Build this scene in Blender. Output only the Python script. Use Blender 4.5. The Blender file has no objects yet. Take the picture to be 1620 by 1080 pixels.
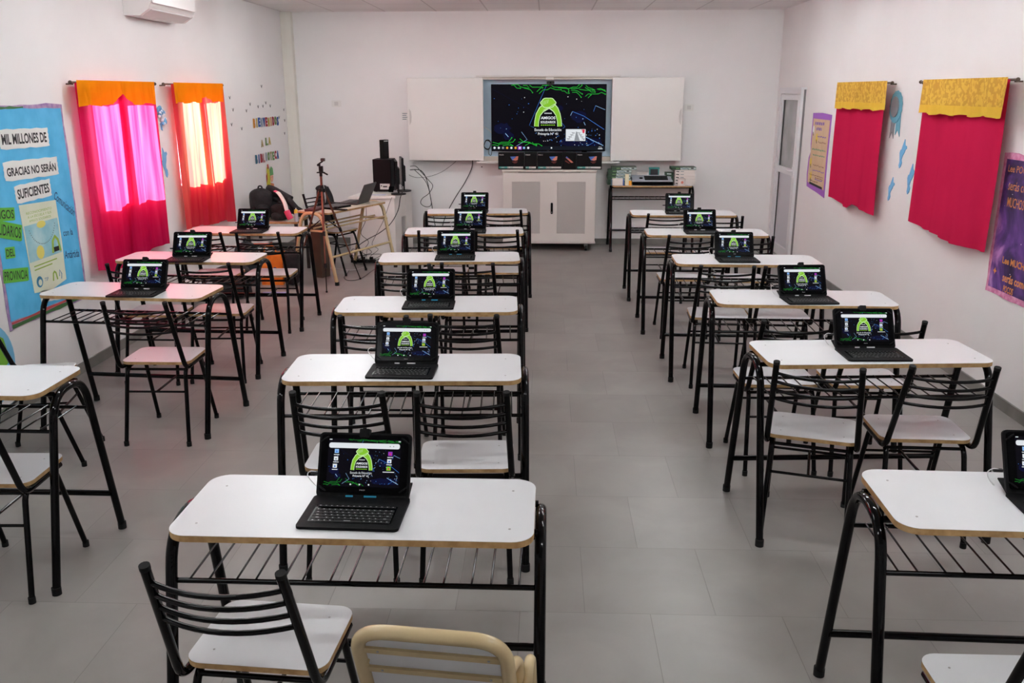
import bpy, bmesh, math, random
from mathutils import Vector, Matrix
R = math.radians
PI = math.pi
rnd = random.Random(7)
C = bpy.context.scene.collection
sc = bpy.context.scene

# ------------------------------------------------------------------ camera, world, sun, exposure
H = 1.82
XL, XR, ZC, YB, YN = -3.119, 2.707, 2.72, 10.86, -2.2
PITCH, YAW, ROLL, FPX = .2764, .0393, -.002, 1393.2
cam = bpy.data.cameras.new('camera'); cam.sensor_width = 36; cam.lens = 36 * FPX / 1620
cam.clip_start = .05; cam.clip_end = 200
co = bpy.data.objects.new('camera', cam); C.objects.link(co)
cp, sp, cy_, sy_ = math.cos(PITCH), math.sin(PITCH), math.cos(YAW), math.sin(YAW)
F_ = Vector((-sy_ * cp, cy_ * cp, -sp)); R_ = Vector((cy_, sy_, 0)); U_ = R_.cross(F_)
cr, sr = math.cos(ROLL), math.sin(ROLL)
R2 = R_ * cr + U_ * sr; U2 = R_ * -sr + U_ * cr
co.matrix_world = Matrix(((R2.x, U2.x, -F_.x, 0), (R2.y, U2.y, -F_.y, 0), (R2.z, U2.z, -F_.z, H), (0, 0, 0, 1)))
sc.camera = co
sc.view_settings.view_transform = 'Standard'
sc.view_settings.look = 'None'
sc.view_settings.gamma = 1
sc.view_settings.exposure = 0
sc.view_settings.use_curve_mapping = False
sc.cycles.max_bounces = 8
sc.cycles.transparent_max_bounces = 12
sc.cycles.sample_clamp_indirect = 40

world = bpy.data.worlds.new('sky'); sc.world = world; world.use_nodes = True
bg = world.node_tree.nodes['Background']
bg.inputs[0].default_value = (.75, .87, 1, 1); bg.inputs[1].default_value = 4.0

sun = bpy.data.lights.new('sun', 'SUN'); sun.energy = 55; sun.angle = R(.6); sun.color = (1, .93, .82)
so = bpy.data.objects.new('sun', sun); C.objects.link(so)
so.rotation_euler = Vector((.82, .16, -.47)).to_track_quat('-Z', 'Y').to_euler()
TUBE = 58.0        # brightness of the ceiling tubes

# ------------------------------------------------------------------ materials
MATS = {}
def mat(name, col, rough=.5, metal=0, emit=0, spec=.5, trans=0, alpha=1, coat=0):
    if name in MATS: return MATS[name]
    m = bpy.data.materials.new(name); m.use_nodes = True
    b = m.node_tree.nodes['Principled BSDF']
    b.inputs['Base Color'].default_value = (*col, 1)
    b.inputs['Roughness'].default_value = rough
    b.inputs['Metallic'].default_value = metal
    b.inputs['Specular IOR Level'].default_value = spec
    b.inputs['Transmission Weight'].default_value = trans
    b.inputs['Coat Weight'].default_value = coat
    b.inputs['Alpha'].default_value = alpha
    if emit:
        b.inputs['Emission Color'].default_value = (*col, 1)
        b.inputs['Emission Strength'].default_value = emit
    MATS[name] = m
    return m
def s2l(r, g, b):
    f = lambda c: (c / 255 / 12.92) if c / 255 <= .04045 else ((c / 255 + .055) / 1.055) ** 2.4
    return (f(r), f(g), f(b))
def noisy(name, c1, c2, scale=6, rough=.6, bump=0, bscale=80, detail=4, stretch=None, spec=.4, lo=.35, hi=.65):
    m = mat(name, c1, rough, spec=spec); nt = m.node_tree; N = nt.nodes; L = nt.links; b = N['Principled BSDF']
    tc = N.new('ShaderNodeTexCoord'); mp = N.new('ShaderNodeMapping'); L.new(tc.outputs['Object'], mp.inputs[0])
    if stretch: mp.inputs['Scale'].default_value = stretch
    n = N.new('ShaderNodeTexNoise'); n.inputs['Scale'].default_value = scale; n.inputs['Detail'].default_value = detail
    L.new(mp.outputs[0], n.inputs['Vector'])
    r = N.new('ShaderNodeValToRGB'); r.color_ramp.elements[0].color = (*c1, 1); r.color_ramp.elements[1].color = (*c2, 1)
    r.color_ramp.elements[0].position = lo; r.color_ramp.elements[1].position = hi
    L.new(n.outputs['Fac'], r.inputs[0]); L.new(r.outputs[0], b.inputs['Base Color'])
    if bump:
        n2 = N.new('ShaderNodeTexNoise'); n2.inputs['Scale'].default_value = bscale; L.new(mp.outputs[0], n2.inputs['Vector'])
        bp = N.new('ShaderNodeBump'); bp.inputs['Strength'].default_value = bump; bp.inputs['Distance'].default_value = .01
        L.new(n2.outputs['Fac'], bp.inputs['Height']); L.new(bp.outputs[0], b.inputs['Normal'])
    return m
def cloth(name, col, trans_col, tw=.5, weave=400, t2=None):
    m = bpy.data.materials.new(name); m.use_nodes = True; nt = m.node_tree; N = nt.nodes; L = nt.links
    N.remove(N['Principled BSDF']); out = N['Material Output']
    d = N.new('ShaderNodeBsdfDiffuse'); d.inputs[0].default_value = (*col, 1)
    t = N.new('ShaderNodeBsdfTranslucent'); t.inputs[0].default_value = (*trans_col, 1)
    tc = N.new('ShaderNodeTexCoord'); n = N.new('ShaderNodeTexNoise'); n.inputs['Scale'].default_value = weave
    L.new(tc.outputs['Object'], n.inputs['Vector'])
    bp = N.new('ShaderNodeBump'); bp.inputs['Strength'].default_value = .15; bp.inputs['Distance'].default_value = .001
    L.new(n.outputs['Fac'], bp.inputs['Height']); L.new(bp.outputs[0], d.inputs['Normal'])
    mx = N.new('ShaderNodeMixShader'); mx.inputs[0].default_value = tw
    if t2:   # paler translucent bands down the cloth, imitating sunlight through single folds
        mp = N.new('ShaderNodeMapping'); mp.inputs['Scale'].default_value = (1, 1, .07); L.new(tc.outputs['Object'], mp.inputs[0])
        n3 = N.new('ShaderNodeTexNoise'); n3.inputs['Scale'].default_value = 9; n3.inputs['Detail'].default_value = 3; L.new(mp.outputs[0], n3.inputs['Vector'])
        cr3 = N.new('ShaderNodeValToRGB'); cr3.color_ramp.elements[0].position = .40; cr3.color_ramp.elements[1].position = .64
        cr3.color_ramp.elements[0].color = (*trans_col, 1); cr3.color_ramp.elements[1].color = (*t2, 1)
        L.new(n3.outputs['Fac'], cr3.inputs[0]); L.new(cr3.outputs[0], t.inputs[0])
    L.new(d.outputs[0], mx.inputs[1]); L.new(t.outputs[0], mx.inputs[2]); L.new(mx.outputs[0], out.inputs[0])
    MATS[name] = m
    return m
def glass_mat(name, tint=(.95, .97, .97), refl=.08, op=0, opcol=(.3, .3, .3)):
    m = bpy.data.materials.new(name); m.use_nodes = True; nt = m.node_tree; N = nt.nodes; L = nt.links
    N.remove(N['Principled BSDF']); out = N['Material Output']
    t = N.new('ShaderNodeBsdfTransparent'); t.inputs[0].default_value = (*tint, 1)
    g = N.new('ShaderNodeBsdfGlossy'); g.inputs['Roughness'].default_value = .05
    mx = N.new('ShaderNodeMixShader'); mx.inputs[0].default_value = refl
    L.new(t.outputs[0], mx.inputs[1]); L.new(g.outputs[0], mx.inputs[2]); L.new(mx.outputs[0], out.inputs[0])
    MATS[name] = m
    return m
def em(name, r, g, b, k=1.0):
    m = mat(name, s2l(r, g, b), .4, emit=k * .88, spec=.05)
    m.node_tree.nodes['Principled BSDF'].inputs['Base Color'].default_value = (0, 0, 0, 1); return m

wall_m = noisy('wall paint', s2l(231, 229, 228), s2l(236, 234, 233), 1.2, .7, .05, 60)
ceil_m = mat('ceiling panel', s2l(228, 224, 222), .45)
skirt_m = noisy('skirting tile', s2l(108, 106, 102), s2l(128, 126, 121), 5, .4)
black_m = mat('black enamel', (.0018, .0018, .002), .06, spec=.19)
rub_m = mat('black rubber cap', (.008, .008, .008), .7, spec=.2)
lam_m = noisy('white laminate', s2l(207, 208, 210), s2l(212, 213, 215), 3, .3, spec=.4)
edge_m = noisy('fibreboard edge', s2l(158, 122, 78), s2l(186, 152, 106), 30, .7)
screw_m = mat('steel screw', (.35, .34, .33), .35, 1)
case_m = noisy('black leatherette', (.006, .006, .0065), (.010, .010, .011), 60, .55, .12, 700, spec=.08)
bez_m = mat('black glass bezel', (.0025, .0025, .003), .2, spec=.05)
key_m = mat('key plastic', (.012, .012, .013), .5, spec=.2)
keyl_m = mat('key legend', (.45, .45, .45), .6)
cyan_m = mat('cyan strip', s2l(30, 150, 190), .4)
pale_m = mat('pale strip', s2l(205, 205, 205), .4)
whitep_m = mat('white plastic', s2l(225, 223, 220), .35)
cream_m = noisy('cream enamel', s2l(192, 170, 128), s2l(200, 180, 140), 6, .25, spec=.6)
cable_m = mat('black cable', (.01, .01, .01), .5)
wcable_m = mat('white cable', (.7, .7, .7), .5)
alu_m = mat('white aluminium', s2l(222, 222, 224), .35)
grey_m = mat('grey metal', s2l(190, 188, 184), .4, .0)
bag_m = noisy('black nylon', (.006, .006, .007), (.016, .016, .018), 14, .75, .5, 40)
rod_m = mat('curtain rod metal', (.12, .09, .07), .35, .8)

# ------------------------------------------------------------------ mesh helpers
_fc = {}
def font_mesh(txt, bold=0.0):
    k = (txt, bold)
    if k not in _fc:
        cu = bpy.data.curves.new('t', 'FONT'); cu.body = txt; cu.size = 1; cu.resolution_u = 3; cu.offset = bold
        o = bpy.data.objects.new('t', cu)
        C.objects.link(o)
        dg = bpy.context.evaluated_depsgraph_get(); dg.update()
        me = bpy.data.meshes.new_from_object(o.evaluated_get(dg))
        vs = [tuple(v.co[:2]) for v in me.vertices]; fs = [tuple(p.vertices) for p in me.polygons]
        bpy.data.objects.remove(o); bpy.data.curves.remove(cu); bpy.data.meshes.remove(me)
        x0 = min(v[0] for v in vs); x1 = max(v[0] for v in vs); y0 = min(v[1] for v in vs); y1 = max(v[1] for v in vs)
        _fc[k] = ([((v[0] - x0) / (x1 - x0), (v[1] - y0) / (y1 - y0)) for v in vs], fs, (x1 - x0) / (y1 - y0))
    return _fc[k]

class MB:
    """collects shapes; every shape may carry a material; fr = optional frame (origin, u, v, n)"""
    def __init__(s, fr=None):
        s.v = []; s.f = []; s.m = []; s.sm = []; s.mats = []; s.fr = fr
    def P(s, p):
        if s.fr is None: return tuple(p)
        o, u, v, n = s.fr
        return tuple(o + u * p[0] + v * p[1] + n * p[2])
    def mi(s, m):
        if m not in s.mats: s.mats.append(m)
        return s.mats.index(m)
    def add(s, vs, fs, m, smooth=False):
        b = len(s.v); k = s.mi(m)
        s.v += [s.P(v) for v in vs]
        for f in fs: s.f.append(tuple(i + b for i in f)); s.m.append(k); s.sm.append(smooth)
    def box(s, x0, x1, y0, y1, z0, z1, m, bev=0, top=None):
        if bev:
            bm = bmesh.new(); bmesh.ops.create_cube(bm, size=1)
            for v in bm.verts: v.co = Vector(((x0 + x1) / 2 + v.co.x * (x1 - x0), (y0 + y1) / 2 + v.co.y * (y1 - y0), (z0 + z1) / 2 + v.co.z * (z1 - z0)))
            bmesh.ops.bevel(bm, geom=bm.edges[:], offset=bev, segments=2, affect='EDGES', profile=.5)
            bm.verts.index_update()
            s.add([v.co[:] for v in bm.verts], [tuple(v.index for v in f.verts) for f in bm.faces], m); bm.free(); return s
        V = [(x, y, z) for z in (z0, z1) for y in (y0, y1) for x in (x0, x1)]
        s.add(V, [(0, 2, 3, 1), (0, 1, 5, 4), (1, 3, 7, 5), (3, 2, 6, 7), (2, 0, 4, 6)], m)
        s.add(V[4:], [(0, 1, 3, 2)], top or m)
        return s
    def hexa(s, V, m):   # 8 points: bottom 4 ccw, top 4 ccw
        s.add(V, [(3, 2, 1, 0), (4, 5, 6, 7), (0, 1, 5, 4), (1, 2, 6, 5), (2, 3, 7, 6), (3, 0, 4, 7)], m); return s
    def tube(s, pts, r, m, seg=8, closed=False, caps=True, r2=None, flat=1.0):
        P = [Vector(p) for p in pts]; n = len(P); rings = []
        T = []
        for i in range(n):
            a = P[(i - 1) % n] if (closed or i > 0) else P[0]
            b = P[(i + 1) % n] if (closed or i < n - 1) else P[-1]
            t = (b - a); T.append(t.normalized() if t.length > 1e-9 else Vector((0, 0, 1)))
        up = Vector((0, 0, 1)) if abs(T[0].z) < .9 else Vector((0, 1, 0))
        nrm = T[0].cross(up).normalized(); vs = []
        for i in range(n):
            nrm = (nrm - T[i] * nrm.dot(T[i])).normalized(); bi = T[i].cross(nrm)
            rr = r if r2 is None else r + (r2 - r) * i / (n - 1)
            for k in range(seg):
                a = 2 * PI * k / seg
                vs.append(tuple(P[i] + nrm * (rr * math.cos(a)) + bi * (rr * flat * math.sin(a))))
        fs = []
        for i in range(n if closed else n - 1):
            for k in range(seg):
                j = (i + 1) % n
                fs.append((i * seg + k, i * seg + (k + 1) % seg, j * seg + (k + 1) % seg, j * seg + k))
        s.add(vs, fs, m, True)
        if caps and not closed:
            s.add(vs[:seg], [tuple(range(seg))[::-1]], m); s.add(vs[-seg:], [tuple(range(seg))], m)
        return s
    def poly(s, pts, z0, z1, m, side=None):   # 2D outline extruded along local z
        n = len(pts); side = side or m
        s.add([(p[0], p[1], z1) for p in pts], [tuple(range(n))], m)
        if z0 != z1:
            s.add([(p[0], p[1], z0) for p in pts], [tuple(range(n))[::-1]], side)
            s.add([(p[0], p[1], z0) for p in pts] + [(p[0], p[1], z1) for p in pts], [(i, (i + 1) % n, n + (i + 1) % n, n + i) for i in range(n)], side)
        return s
    def rpoly(s, x0, x1, y0, y1, r, z0, z1, m, side=None, seg=5):
        return s.poly(rrect(x0, x1, y0, y1, r, seg), z0, z1, m, side)
    def stroke(s, pts, w, z, m):   # flat polyline strip in local xy
        P = [Vector((p[0], p[1])) for p in pts]; n = len(P)
        W = w if isinstance(w, (list, tuple)) else [w] * n
        vs = []
        for i in range(n):
            t = (P[min(i + 1, n - 1)] - P[max(i - 1, 0)])
            t = t.normalized() if t.length > 1e-9 else Vector((1, 0)); q = Vector((-t.y, t.x)) * W[i] / 2
            vs += [(P[i].x + q.x, P[i].y + q.y, z), (P[i].x - q.x, P[i].y - q.y, z)]
        s.add(vs, [(2 * i, 2 * i + 1, 2 * i + 3, 2 * i + 2) for i in range(n - 1)], m); return s
    def text(s, txt, x, y, h, z, m, w=None, bold=0.0, align='l', rot=0, ext=0):
        v, f, asp = font_mesh(txt, bold)
        ww = w if w else h * asp
        ox = {'l': 0, 'c': -ww / 2, 'r': -ww}[align]; c_, s_ = math.cos(rot), math.sin(rot)
        q = [((ox + a * ww), b * h) for a, b in v]
        q = [(x + a * c_ - b * s_, y + a * s_ + b * c_) for a, b in q]
        s.add([(a, b, z) for a, b in q], f, m)
        if ext: s.add([(a, b, z - ext) for a, b in q], [t[::-1] for t in f], m)
        return s
    def disc(s, cx, cy, r, z, m, seg=20, ry=None, z0=None):
        ry = ry or r
        return s.poly([(cx + r * math.cos(2 * PI * k / seg), cy + ry * math.sin(2 * PI * k / seg)) for k in range(seg)], z if z0 is None else z0, z, m)
    def cyl(s, c, r, h, m, axis='z', seg=16, r2=None):
        d = {'z': Vector((0, 0, 1)), 'y': Vector((0, 1, 0)), 'x': Vector((1, 0, 0))}[axis]
        c = Vector(c); return s.tube([c, c + d * h], r, m, seg, r2=r2)
    def ball(s, c, rx, ry, rz, m, nu=14, nv=9, warp=None):
        vs = []; fs = []
        for j in range(nv + 1):
            th = PI * j / nv
            for i in range(nu):
                ph = 2 * PI * i / nu
                d = Vector((math.sin(th) * math.cos(ph), math.sin(th) * math.sin(ph), math.cos(th)))
                k = warp(d) if warp else 1
                vs.append((c[0] + rx * d.x * k, c[1] + ry * d.y * k, c[2] + rz * d.z * k))
        for j in range(nv):
            for i in range(nu):
                fs.append((j * nu + i, (j + 1) * nu + i, (j + 1) * nu + (i + 1) % nu, j * nu + (i + 1) % nu))
        s.add(vs, fs, m, True); return s
    def grid(s, fn, nu, nv, m, thick=0):
        vs = [fn(i / nu, j / nv) for j in range(nv + 1) for i in range(nu + 1)]
        fs = [(j * (nu + 1) + i, j * (nu + 1) + i + 1, (j + 1) * (nu + 1) + i + 1, (j + 1) * (nu + 1) + i) for j in range(nv) for i in range(nu)]
        s.add(vs, fs, m, True); return s
    def mesh(s, name):
        me = bpy.data.meshes.new(name); me.from_pydata(s.v, [], s.f)
        for m in s.mats: me.materials.append(m)
        for p, k, sm in zip(me.polygons, s.m, s.sm): p.material_index = k; p.use_smooth = sm
        me.update(); return me
    def build(s, name, parent=None, loc=None, **kw):
        o = bpy.data.objects.new(name, s.mesh(name)); C.objects.link(o)
        if parent: o.parent = parent
        if loc: o.location = loc
        for k, v in kw.items(): o[k] = v
        return o
def rrect(x0, x1, y0, y1, r, seg=5):
    out = []
    for cx, cy, a in ((x1 - r, y0 + r, -90), (x1 - r, y1 - r, 0), (x0 + r, y1 - r, 90), (x0 + r, y0 + r, 180)):
        for k in range(seg + 1):
            t = R(a + 90 * k / seg); out.append((cx + r * math.cos(t), cy + r * math.sin(t)))
    return out
def fillet(pts, r, seg=5):
    P = [Vector(p) for p in pts]; rs = r if isinstance(r, (list, tuple)) else [r] * (len(P) - 2); out = [P[0]]
    for i in range(1, len(P) - 1):
        a, b, c = P[i - 1], P[i], P[i + 1]; d1 = (a - b).normalized(); d2 = (c - b).normalized()
        q = min(rs[i - 1], (a - b).length * .49, (c - b).length * .49)
        s0, s1 = b + d1 * q, b + d2 * q
        for k in range(seg + 1):
            t = k / seg; out.append(s0 * (1 - t) ** 2 + b * 2 * t * (1 - t) + s1 * t * t)
    out.append(P[-1]); return out
def smoothp(pts, n=6):   # catmull-rom
    P = [Vector(p) for p in pts]; out = []
    for i in range(len(P) - 1):
        p0, p1, p2, p3 = P[max(i - 1, 0)], P[i], P[i + 1], P[min(i + 2, len(P) - 1)]
        for k in range(n):
            t = k / n
            out.append(.5 * ((2 * p1) + (p2 - p0) * t + (2 * p0 - 5 * p1 + 4 * p2 - p3) * t * t + (3 * p1 - p0 - 3 * p2 + p3) * t ** 3))
    out.append(P[-1]); return out
def thing(name, label, cat, loc=(0, 0, 0), rz=0, group=None):
    o = bpy.data.objects.new(name, None); C.objects.link(o); o.empty_display_size = .1
    o.location = loc; o.rotation_euler = (0, 0, rz); o['label'] = label; o['category'] = cat
    if group: o['group'] = group
    return o
def tag(o, label, cat, group=None):
    o['label'] = label; o['category'] = cat
    if group: o['group'] = group
    return o
def kids(o): return [c for c in C.objects if c.parent == o]
def copy_tree(o, parent=None, ks=None):
    c = o.copy(); C.objects.link(c); c.parent = parent
    for ch in o.children: copy_tree(ch, c)
    return c
def place(proto, used, loc, rz, label, group=None):
    o = proto if not used else copy_tree(proto)
    o.location = loc; o.rotation_euler = (0, 0, rz); o['label'] = label
    if group: o['group'] = group
    return o
def struct(o): o['kind'] = 'structure'; return o
V3 = Vector
FL_ = lambda d=0: (V3((XL + d, 0, 0)), V3((0, 1, 0)), V3((0, 0, 1)), V3((1, 0, 0)))     # left wall: (y, z, out)
FR_ = lambda d=0: (V3((XR - d, 0, 0)), V3((0, -1, 0)), V3((0, 0, 1)), V3((-1, 0, 0)))   # right wall: (-y, z, out)
FB_ = lambda y: (V3((0, y, 0)), V3((1, 0, 0)), V3((0, 0, 1)), V3((0, -1, 0)))           # facing the camera

# ------------------------------------------------------------------ room shell
fm = mat('floor tile', s2l(140, 136, 132), .38, spec=.45)
nt = fm.node_tree; N = nt.nodes; L = nt.links; b = N['Principled BSDF']
tc = N.new('ShaderNodeTexCoord'); mp = N.new('ShaderNodeMapping'); mp.inputs['Location'].default_value = (-.152 - .236 + 4.72, -2.815 + 4.8, 0)
L.new(tc.outputs['Object'], mp.inputs[0])
br = N.new('ShaderNodeTexBrick'); br.inputs['Scale'].default_value = 1; br.inputs['Brick Width'].default_value = .472; br.inputs['Row Height'].default_value = .48
br.inputs['Mortar Size'].default_value = .0016; br.inputs['Mortar Smooth'].default_value = .3
br.inputs['Color1'].default_value = (*s2l(133, 129, 125), 1); br.inputs['Color2'].default_value = (*s2l(141, 137, 133), 1); br.inputs['Mortar'].default_value = (*s2l(116, 113, 109), 1)
L.new(mp.outputs[0], br.inputs[0])
no = N.new('ShaderNodeTexNoise'); no.inputs['Scale'].default_value = 3.2; no.inputs['Detail'].default_value = 7; no.inputs['Distortion'].default_value = .6; L.new(tc.outputs['Object'], no.inputs['Vector'])
rp = N.new('ShaderNodeMapRange'); rp.inputs[1].default_value = .3; rp.inputs[2].default_value = .7; rp.inputs[3].default_value = .88; rp.inputs[4].default_value = 1.08
L.new(no.outputs['Fac'], rp.inputs[0])
mx = N.new('ShaderNodeMix'); mx.data_type = 'RGBA'; mx.blend_type = 'MULTIPLY'; mx.inputs[0].default_value = 1
L.new(br.outputs['Color'], mx.inputs[6]); L.new(rp.outputs[0], mx.inputs[7]); L.new(mx.outputs[2], b.inputs['Base Color'])
bp = N.new('ShaderNodeBump'); bp.inputs['Strength'].default_value = .5; bp.inputs['Distance'].default_value = .002; bp.invert = True
L.new(br.outputs['Fac'], bp.inputs['Height']); L.new(bp.outputs[0], b.inputs['Normal'])
struct(MB().box(XL - .25, XR + .25, YN - .2, YB + .2, -.1, 0, fm).build('floor'))

nt = ceil_m.node_tree; N = nt.nodes; L = nt.links; b = N['Principled BSDF']
tc = N.new('ShaderNodeTexCoord'); mp = N.new('ShaderNodeMapping'); mp.inputs['Location'].default_value = (.1, .25, 0); L.new(tc.outputs['Object'], mp.inputs[0])
br = N.new('ShaderNodeTexBrick'); br.offset = 0; br.inputs['Scale'].default_value = 1; br.inputs['Brick Width'].default_value = .6; br.inputs['Row Height'].default_value = .6
br.inputs['Mortar Size'].default_value = .008
br.inputs['Color1'].default_value = (*s2l(226, 222, 220), 1); br.inputs['Color2'].default_value = (*s2l(232, 229, 227), 1); br.inputs['Mortar'].default_value = (*s2l(190, 184, 182), 1)
L.new(mp.outputs[0], br.inputs[0]); L.new(br.outputs['Color'], b.inputs['Base Color'])
struct(MB().box(XL - .25, XR + .25, YN - .2, YB + .2, ZC, ZC + .1, ceil_m).build('ceiling'))

# left wall with two window openings
WT = .16
WIN = [(5.97, 6.93, 1.05, 1.88), (7.49, 8.44, 1.05, 1.88)]
w = MB(); ys = [YN - .2] + [v for a in WIN for v in a[:2]] + [YB + .2]
for k in range(0, len(ys), 2): w.box(XL - WT, XL, ys[k], ys[k + 1], 0, ZC, wall_m)
for a in WIN: w.box(XL - WT, XL, a[0], a[1], 0, a[2], wall_m); w.box(XL - WT, XL, a[0], a[1], a[3], ZC, wall_m)
struct(w.build('wall_left'))
struct(MB().box(XR, XR + WT, YN - .2, YB + .2, 0, ZC, wall_m).build('wall_right'))
struct(MB().box(XL, XR, YB, YB + .16, 0, ZC, wall_m).build('wall_back'))
struct(MB().box(XL, XR, YN - .16, YN, 0, ZC, wall_m).build('wall_front'))
pil_m = noisy('pillar paint', s2l(226, 223, 213), s2l(232, 229, 220), 3, .7)
struct(MB().box(XL, XL + .125, YB - .10, YB, 0, ZC, pil_m, .006).build('trim_1'))
SK = .072
struct(MB().box(XL, XL + .012, YN, YB - .10, 0, SK, skirt_m).build('baseboard_left'))
w = MB(); w.box(XR - .012, XR, YN, 9.64, 0, SK, skirt_m); w.box(XR - .012, XR, 10.62, YB, 0, SK, skirt_m); struct(w.build('baseboard_right'))
struct(MB().box(XL + .125, XR - .012, YB - .012, YB, 0, SK, skirt_m).build('baseboard_back'))
struct(MB().box(XL + .012, XR - .012, YN, YN + .012, 0, SK, skirt_m).build('baseboard_front'))
clear_g = glass_mat('window glass')
for i, a in enumerate(WIN):
    f = MB(); x0, x1 = XL - WT + .02, XL - WT + .06; t = .035
    f.box(x0, x1, a[0], a[1], a[2], a[2] + t, alu_m); f.box(x0, x1, a[0], a[1], a[3] - t, a[3], alu_m)
    f.box(x0, x1, a[0], a[0] + t, a[2] + t, a[3] - t, alu_m); f.box(x0, x1, a[1] - t, a[1], a[2] + t, a[3] - t, alu_m)
    ym = (a[0] + a[1]) / 2; f.box(x0, x1, ym - .02, ym + .02, a[2] + t, a[3] - t, alu_m)
    wo = struct(f.build('window_%d' % (i + 1)))
    MB().box((x0 + x1) / 2 - .003, (x0 + x1) / 2 + .003, a[0] + t, a[1] - t, a[2] + t, a[3] - t, clear_g).build('window_pane', wo)

# door in the right wall
dg_m = noisy('door glass', s2l(140, 143, 143), s2l(166, 168, 168), 3, .12, stretch=(1, 1, 1), spec=.6)
dp_m = mat('door panel', s2l(200, 200, 206), .3)
d = MB(FR_())
y0, y1, dz = -10.56, -9.70, 1.835
for bx in ((y0, y0 + .045, 0, dz - .045), (y1 - .045, y1, 0, dz - .045), (y0, y1, dz - .045, dz)): d.box(bx[0], bx[1], bx[2], bx[3], 0, .05, alu_m)
d.box(y0 - .03, y1 + .03, dz, dz + .022, 0, .06, alu_m)
door = struct(d.build('door_1'))
l = MB(FR_()); a0, a1 = y0 + .05, y1 - .05
for bx in ((a0, a0 + .07, .01, dz - .05), (a1 - .07, a1, .01, dz - .05), (a0 + .07, a1 - .07, dz - .11, dz - .05), (a0 + .07, a1 - .07, .93, 1.0), (a0 + .07, a1 - .07, .01, .12)): l.box(bx[0], bx[1], bx[2], bx[3], .01, .045, alu_m)
l.build('door_leaf', door)
MB(FR_()).box(a0 + .07, a1 - .07, 1.0, dz - .11, .012, .02, dg_m).build('door_glass', door)
MB(FR_()).box(a0 + .07, a1 - .07, .12, .93, .012, .02, dp_m).build('door_panel', door)
seal_m = mat('rubber seal', (.03, .03, .03), .6)
for sz0, sz1 in ((1.0, dz - .11), (.12, .93)): MB(FR_()).box(a0 + .070, a0 + .090, sz0, sz1, .021, .030, seal_m).build('pane_seal', door)
MB(FR_()).box(y1, y1 + .008, 0, dz, .001, .02, mat('grey joint', s2l(120, 116, 116), .6)).build('frame_joint', door)
h = MB(FR_()); h.box(a1 - .06, a1 - .03, .91, 1.03, .045, .052, alu_m); h.tube([(a1 - .045, .985, .05), (a1 - .045, .985, .085), (a1 - .17, .985, .085)], .009, alu_m); h.build('door_handle', door)
for z in (.25, .95, 1.6):
    MB(FR_()).cyl((y0 - .006, z, .05), .008, .07, alu_m, 'y').build('hinge', door)

# ceiling lamps, above the frame of the photograph
lamp_m = mat('lamp tube glass', (.955, .98, 1), .5, emit=TUBE)
lsp = [(x, y) for y in (.9, 3.5, 6.1, 8.5) for x in (-1.75, 1.4)]
for i, (x, y) in enumerate(lsp):
    t = thing('ceiling_lamp', 'white twin tube ceiling lamp over the %s half of the desks' % ('left' if x < 0 else 'right'), 'lamp', (x, y, ZC), 0, 'twin tube lamps on the ceiling, %s line' % ('left' if x < 0 else 'right'))
    MB().box(-.6, .6, -.09, .09, -.04, 0, whitep_m, .006).build('lamp_body', t)
    for s in (-1, 1): MB().tube([(-.58, s * .045, -.058), (.58, s * .045, -.058)], .014, lamp_m, 8).build('lamp_tube', t)

# ------------------------------------------------------------------ school desk
DW, DD, DH = .923, .362, .763
def make_desk(frame_m=None, name='school_desk'):
    fmx = frame_m or black_m
    t = thing(name, '', 'desk')
    mb = MB(); mb.rpoly(-DW / 2, DW / 2, -DD / 2, DD / 2, .055, DH - .018, DH - .0012, edge_m, edge_m, 7); mb.rpoly(-DW / 2, DW / 2, -DD / 2, DD / 2, .055, DH - .0012, DH, lam_m, lam_m, 7); mb.build('tabletop', t)
    for sx in (-1, 1):
        x = sx * .4775
        path = fillet([(x, -.258, .012), (x, -.094, .736), (x, .119, .736), (x, .268, .012)], .1, 8)
        MB().tube(path, .0152, fmx, 14).build('side_frame', t)
        for fy in (-1, 1):
            y = -.258 if fy < 0 else .268; MB().cyl((x, y, 0), .0175, .03, rub_m).build('foot_cap', t)
        for sy in (-.115, .105):
            MB().disc(sx * .40, sy, .0035, DH + .0006, screw_m, 8, z0=DH - .001).build('screw', t)
    rk = MB()
    ya, yb, zr = -.118, .148, .60
    for y in (ya, yb): rk.tube([(-.477, y, zr), (.477, y, zr)], .0075, fmx)
    rk.build('book_rack', t)
    x = -.43; k = 0
    rd = MB()
    while x < .45:
        rd.tube([(x, ya, zr + .006), (x, yb, zr + .006)], .0031, fmx, 6); x += .072 if k % 2 else .05; k += 1
    rd.build('rack_rods', t)
    MB().tube([(-.475, .225, .185), (.475, .225, .185)], .0125, fmx, 12).build('crossbar', t)
    for y in (-.075, .09): MB().tube([(-.47, y, .733), (.47, y, .733)], .010, fmx).build('top_rail', t)
    return t
desk0 = make_desk()
ORD6 = ['first', 'second', 'third', 'fourth', 'fifth', 'sixth']
DESKS = {'middle': [(-.485, 2.115, -.3), (-.558, 3.339, 2.4), (-.608, 4.425, 2.6), (-.639, 5.775, 4.2), (-.645, 6.927, 3.7), (-.638, 8.116, 3.8)],
         'right': [(1.365, 2.207, -1.5), (1.357, 3.621, 3.7), (1.358, 4.631, -1.4), (1.3, 5.736, -1.0), (1.24, 6.904, -.9), (1.228, 8.038, -.4)],
         'left': [(-2.308, 3.128, -.3), (-2.295, 4.708, -4.1), (-2.361, 5.73, -1.8), (-2.398, 6.92, -1.0)]}
used = False
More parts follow.
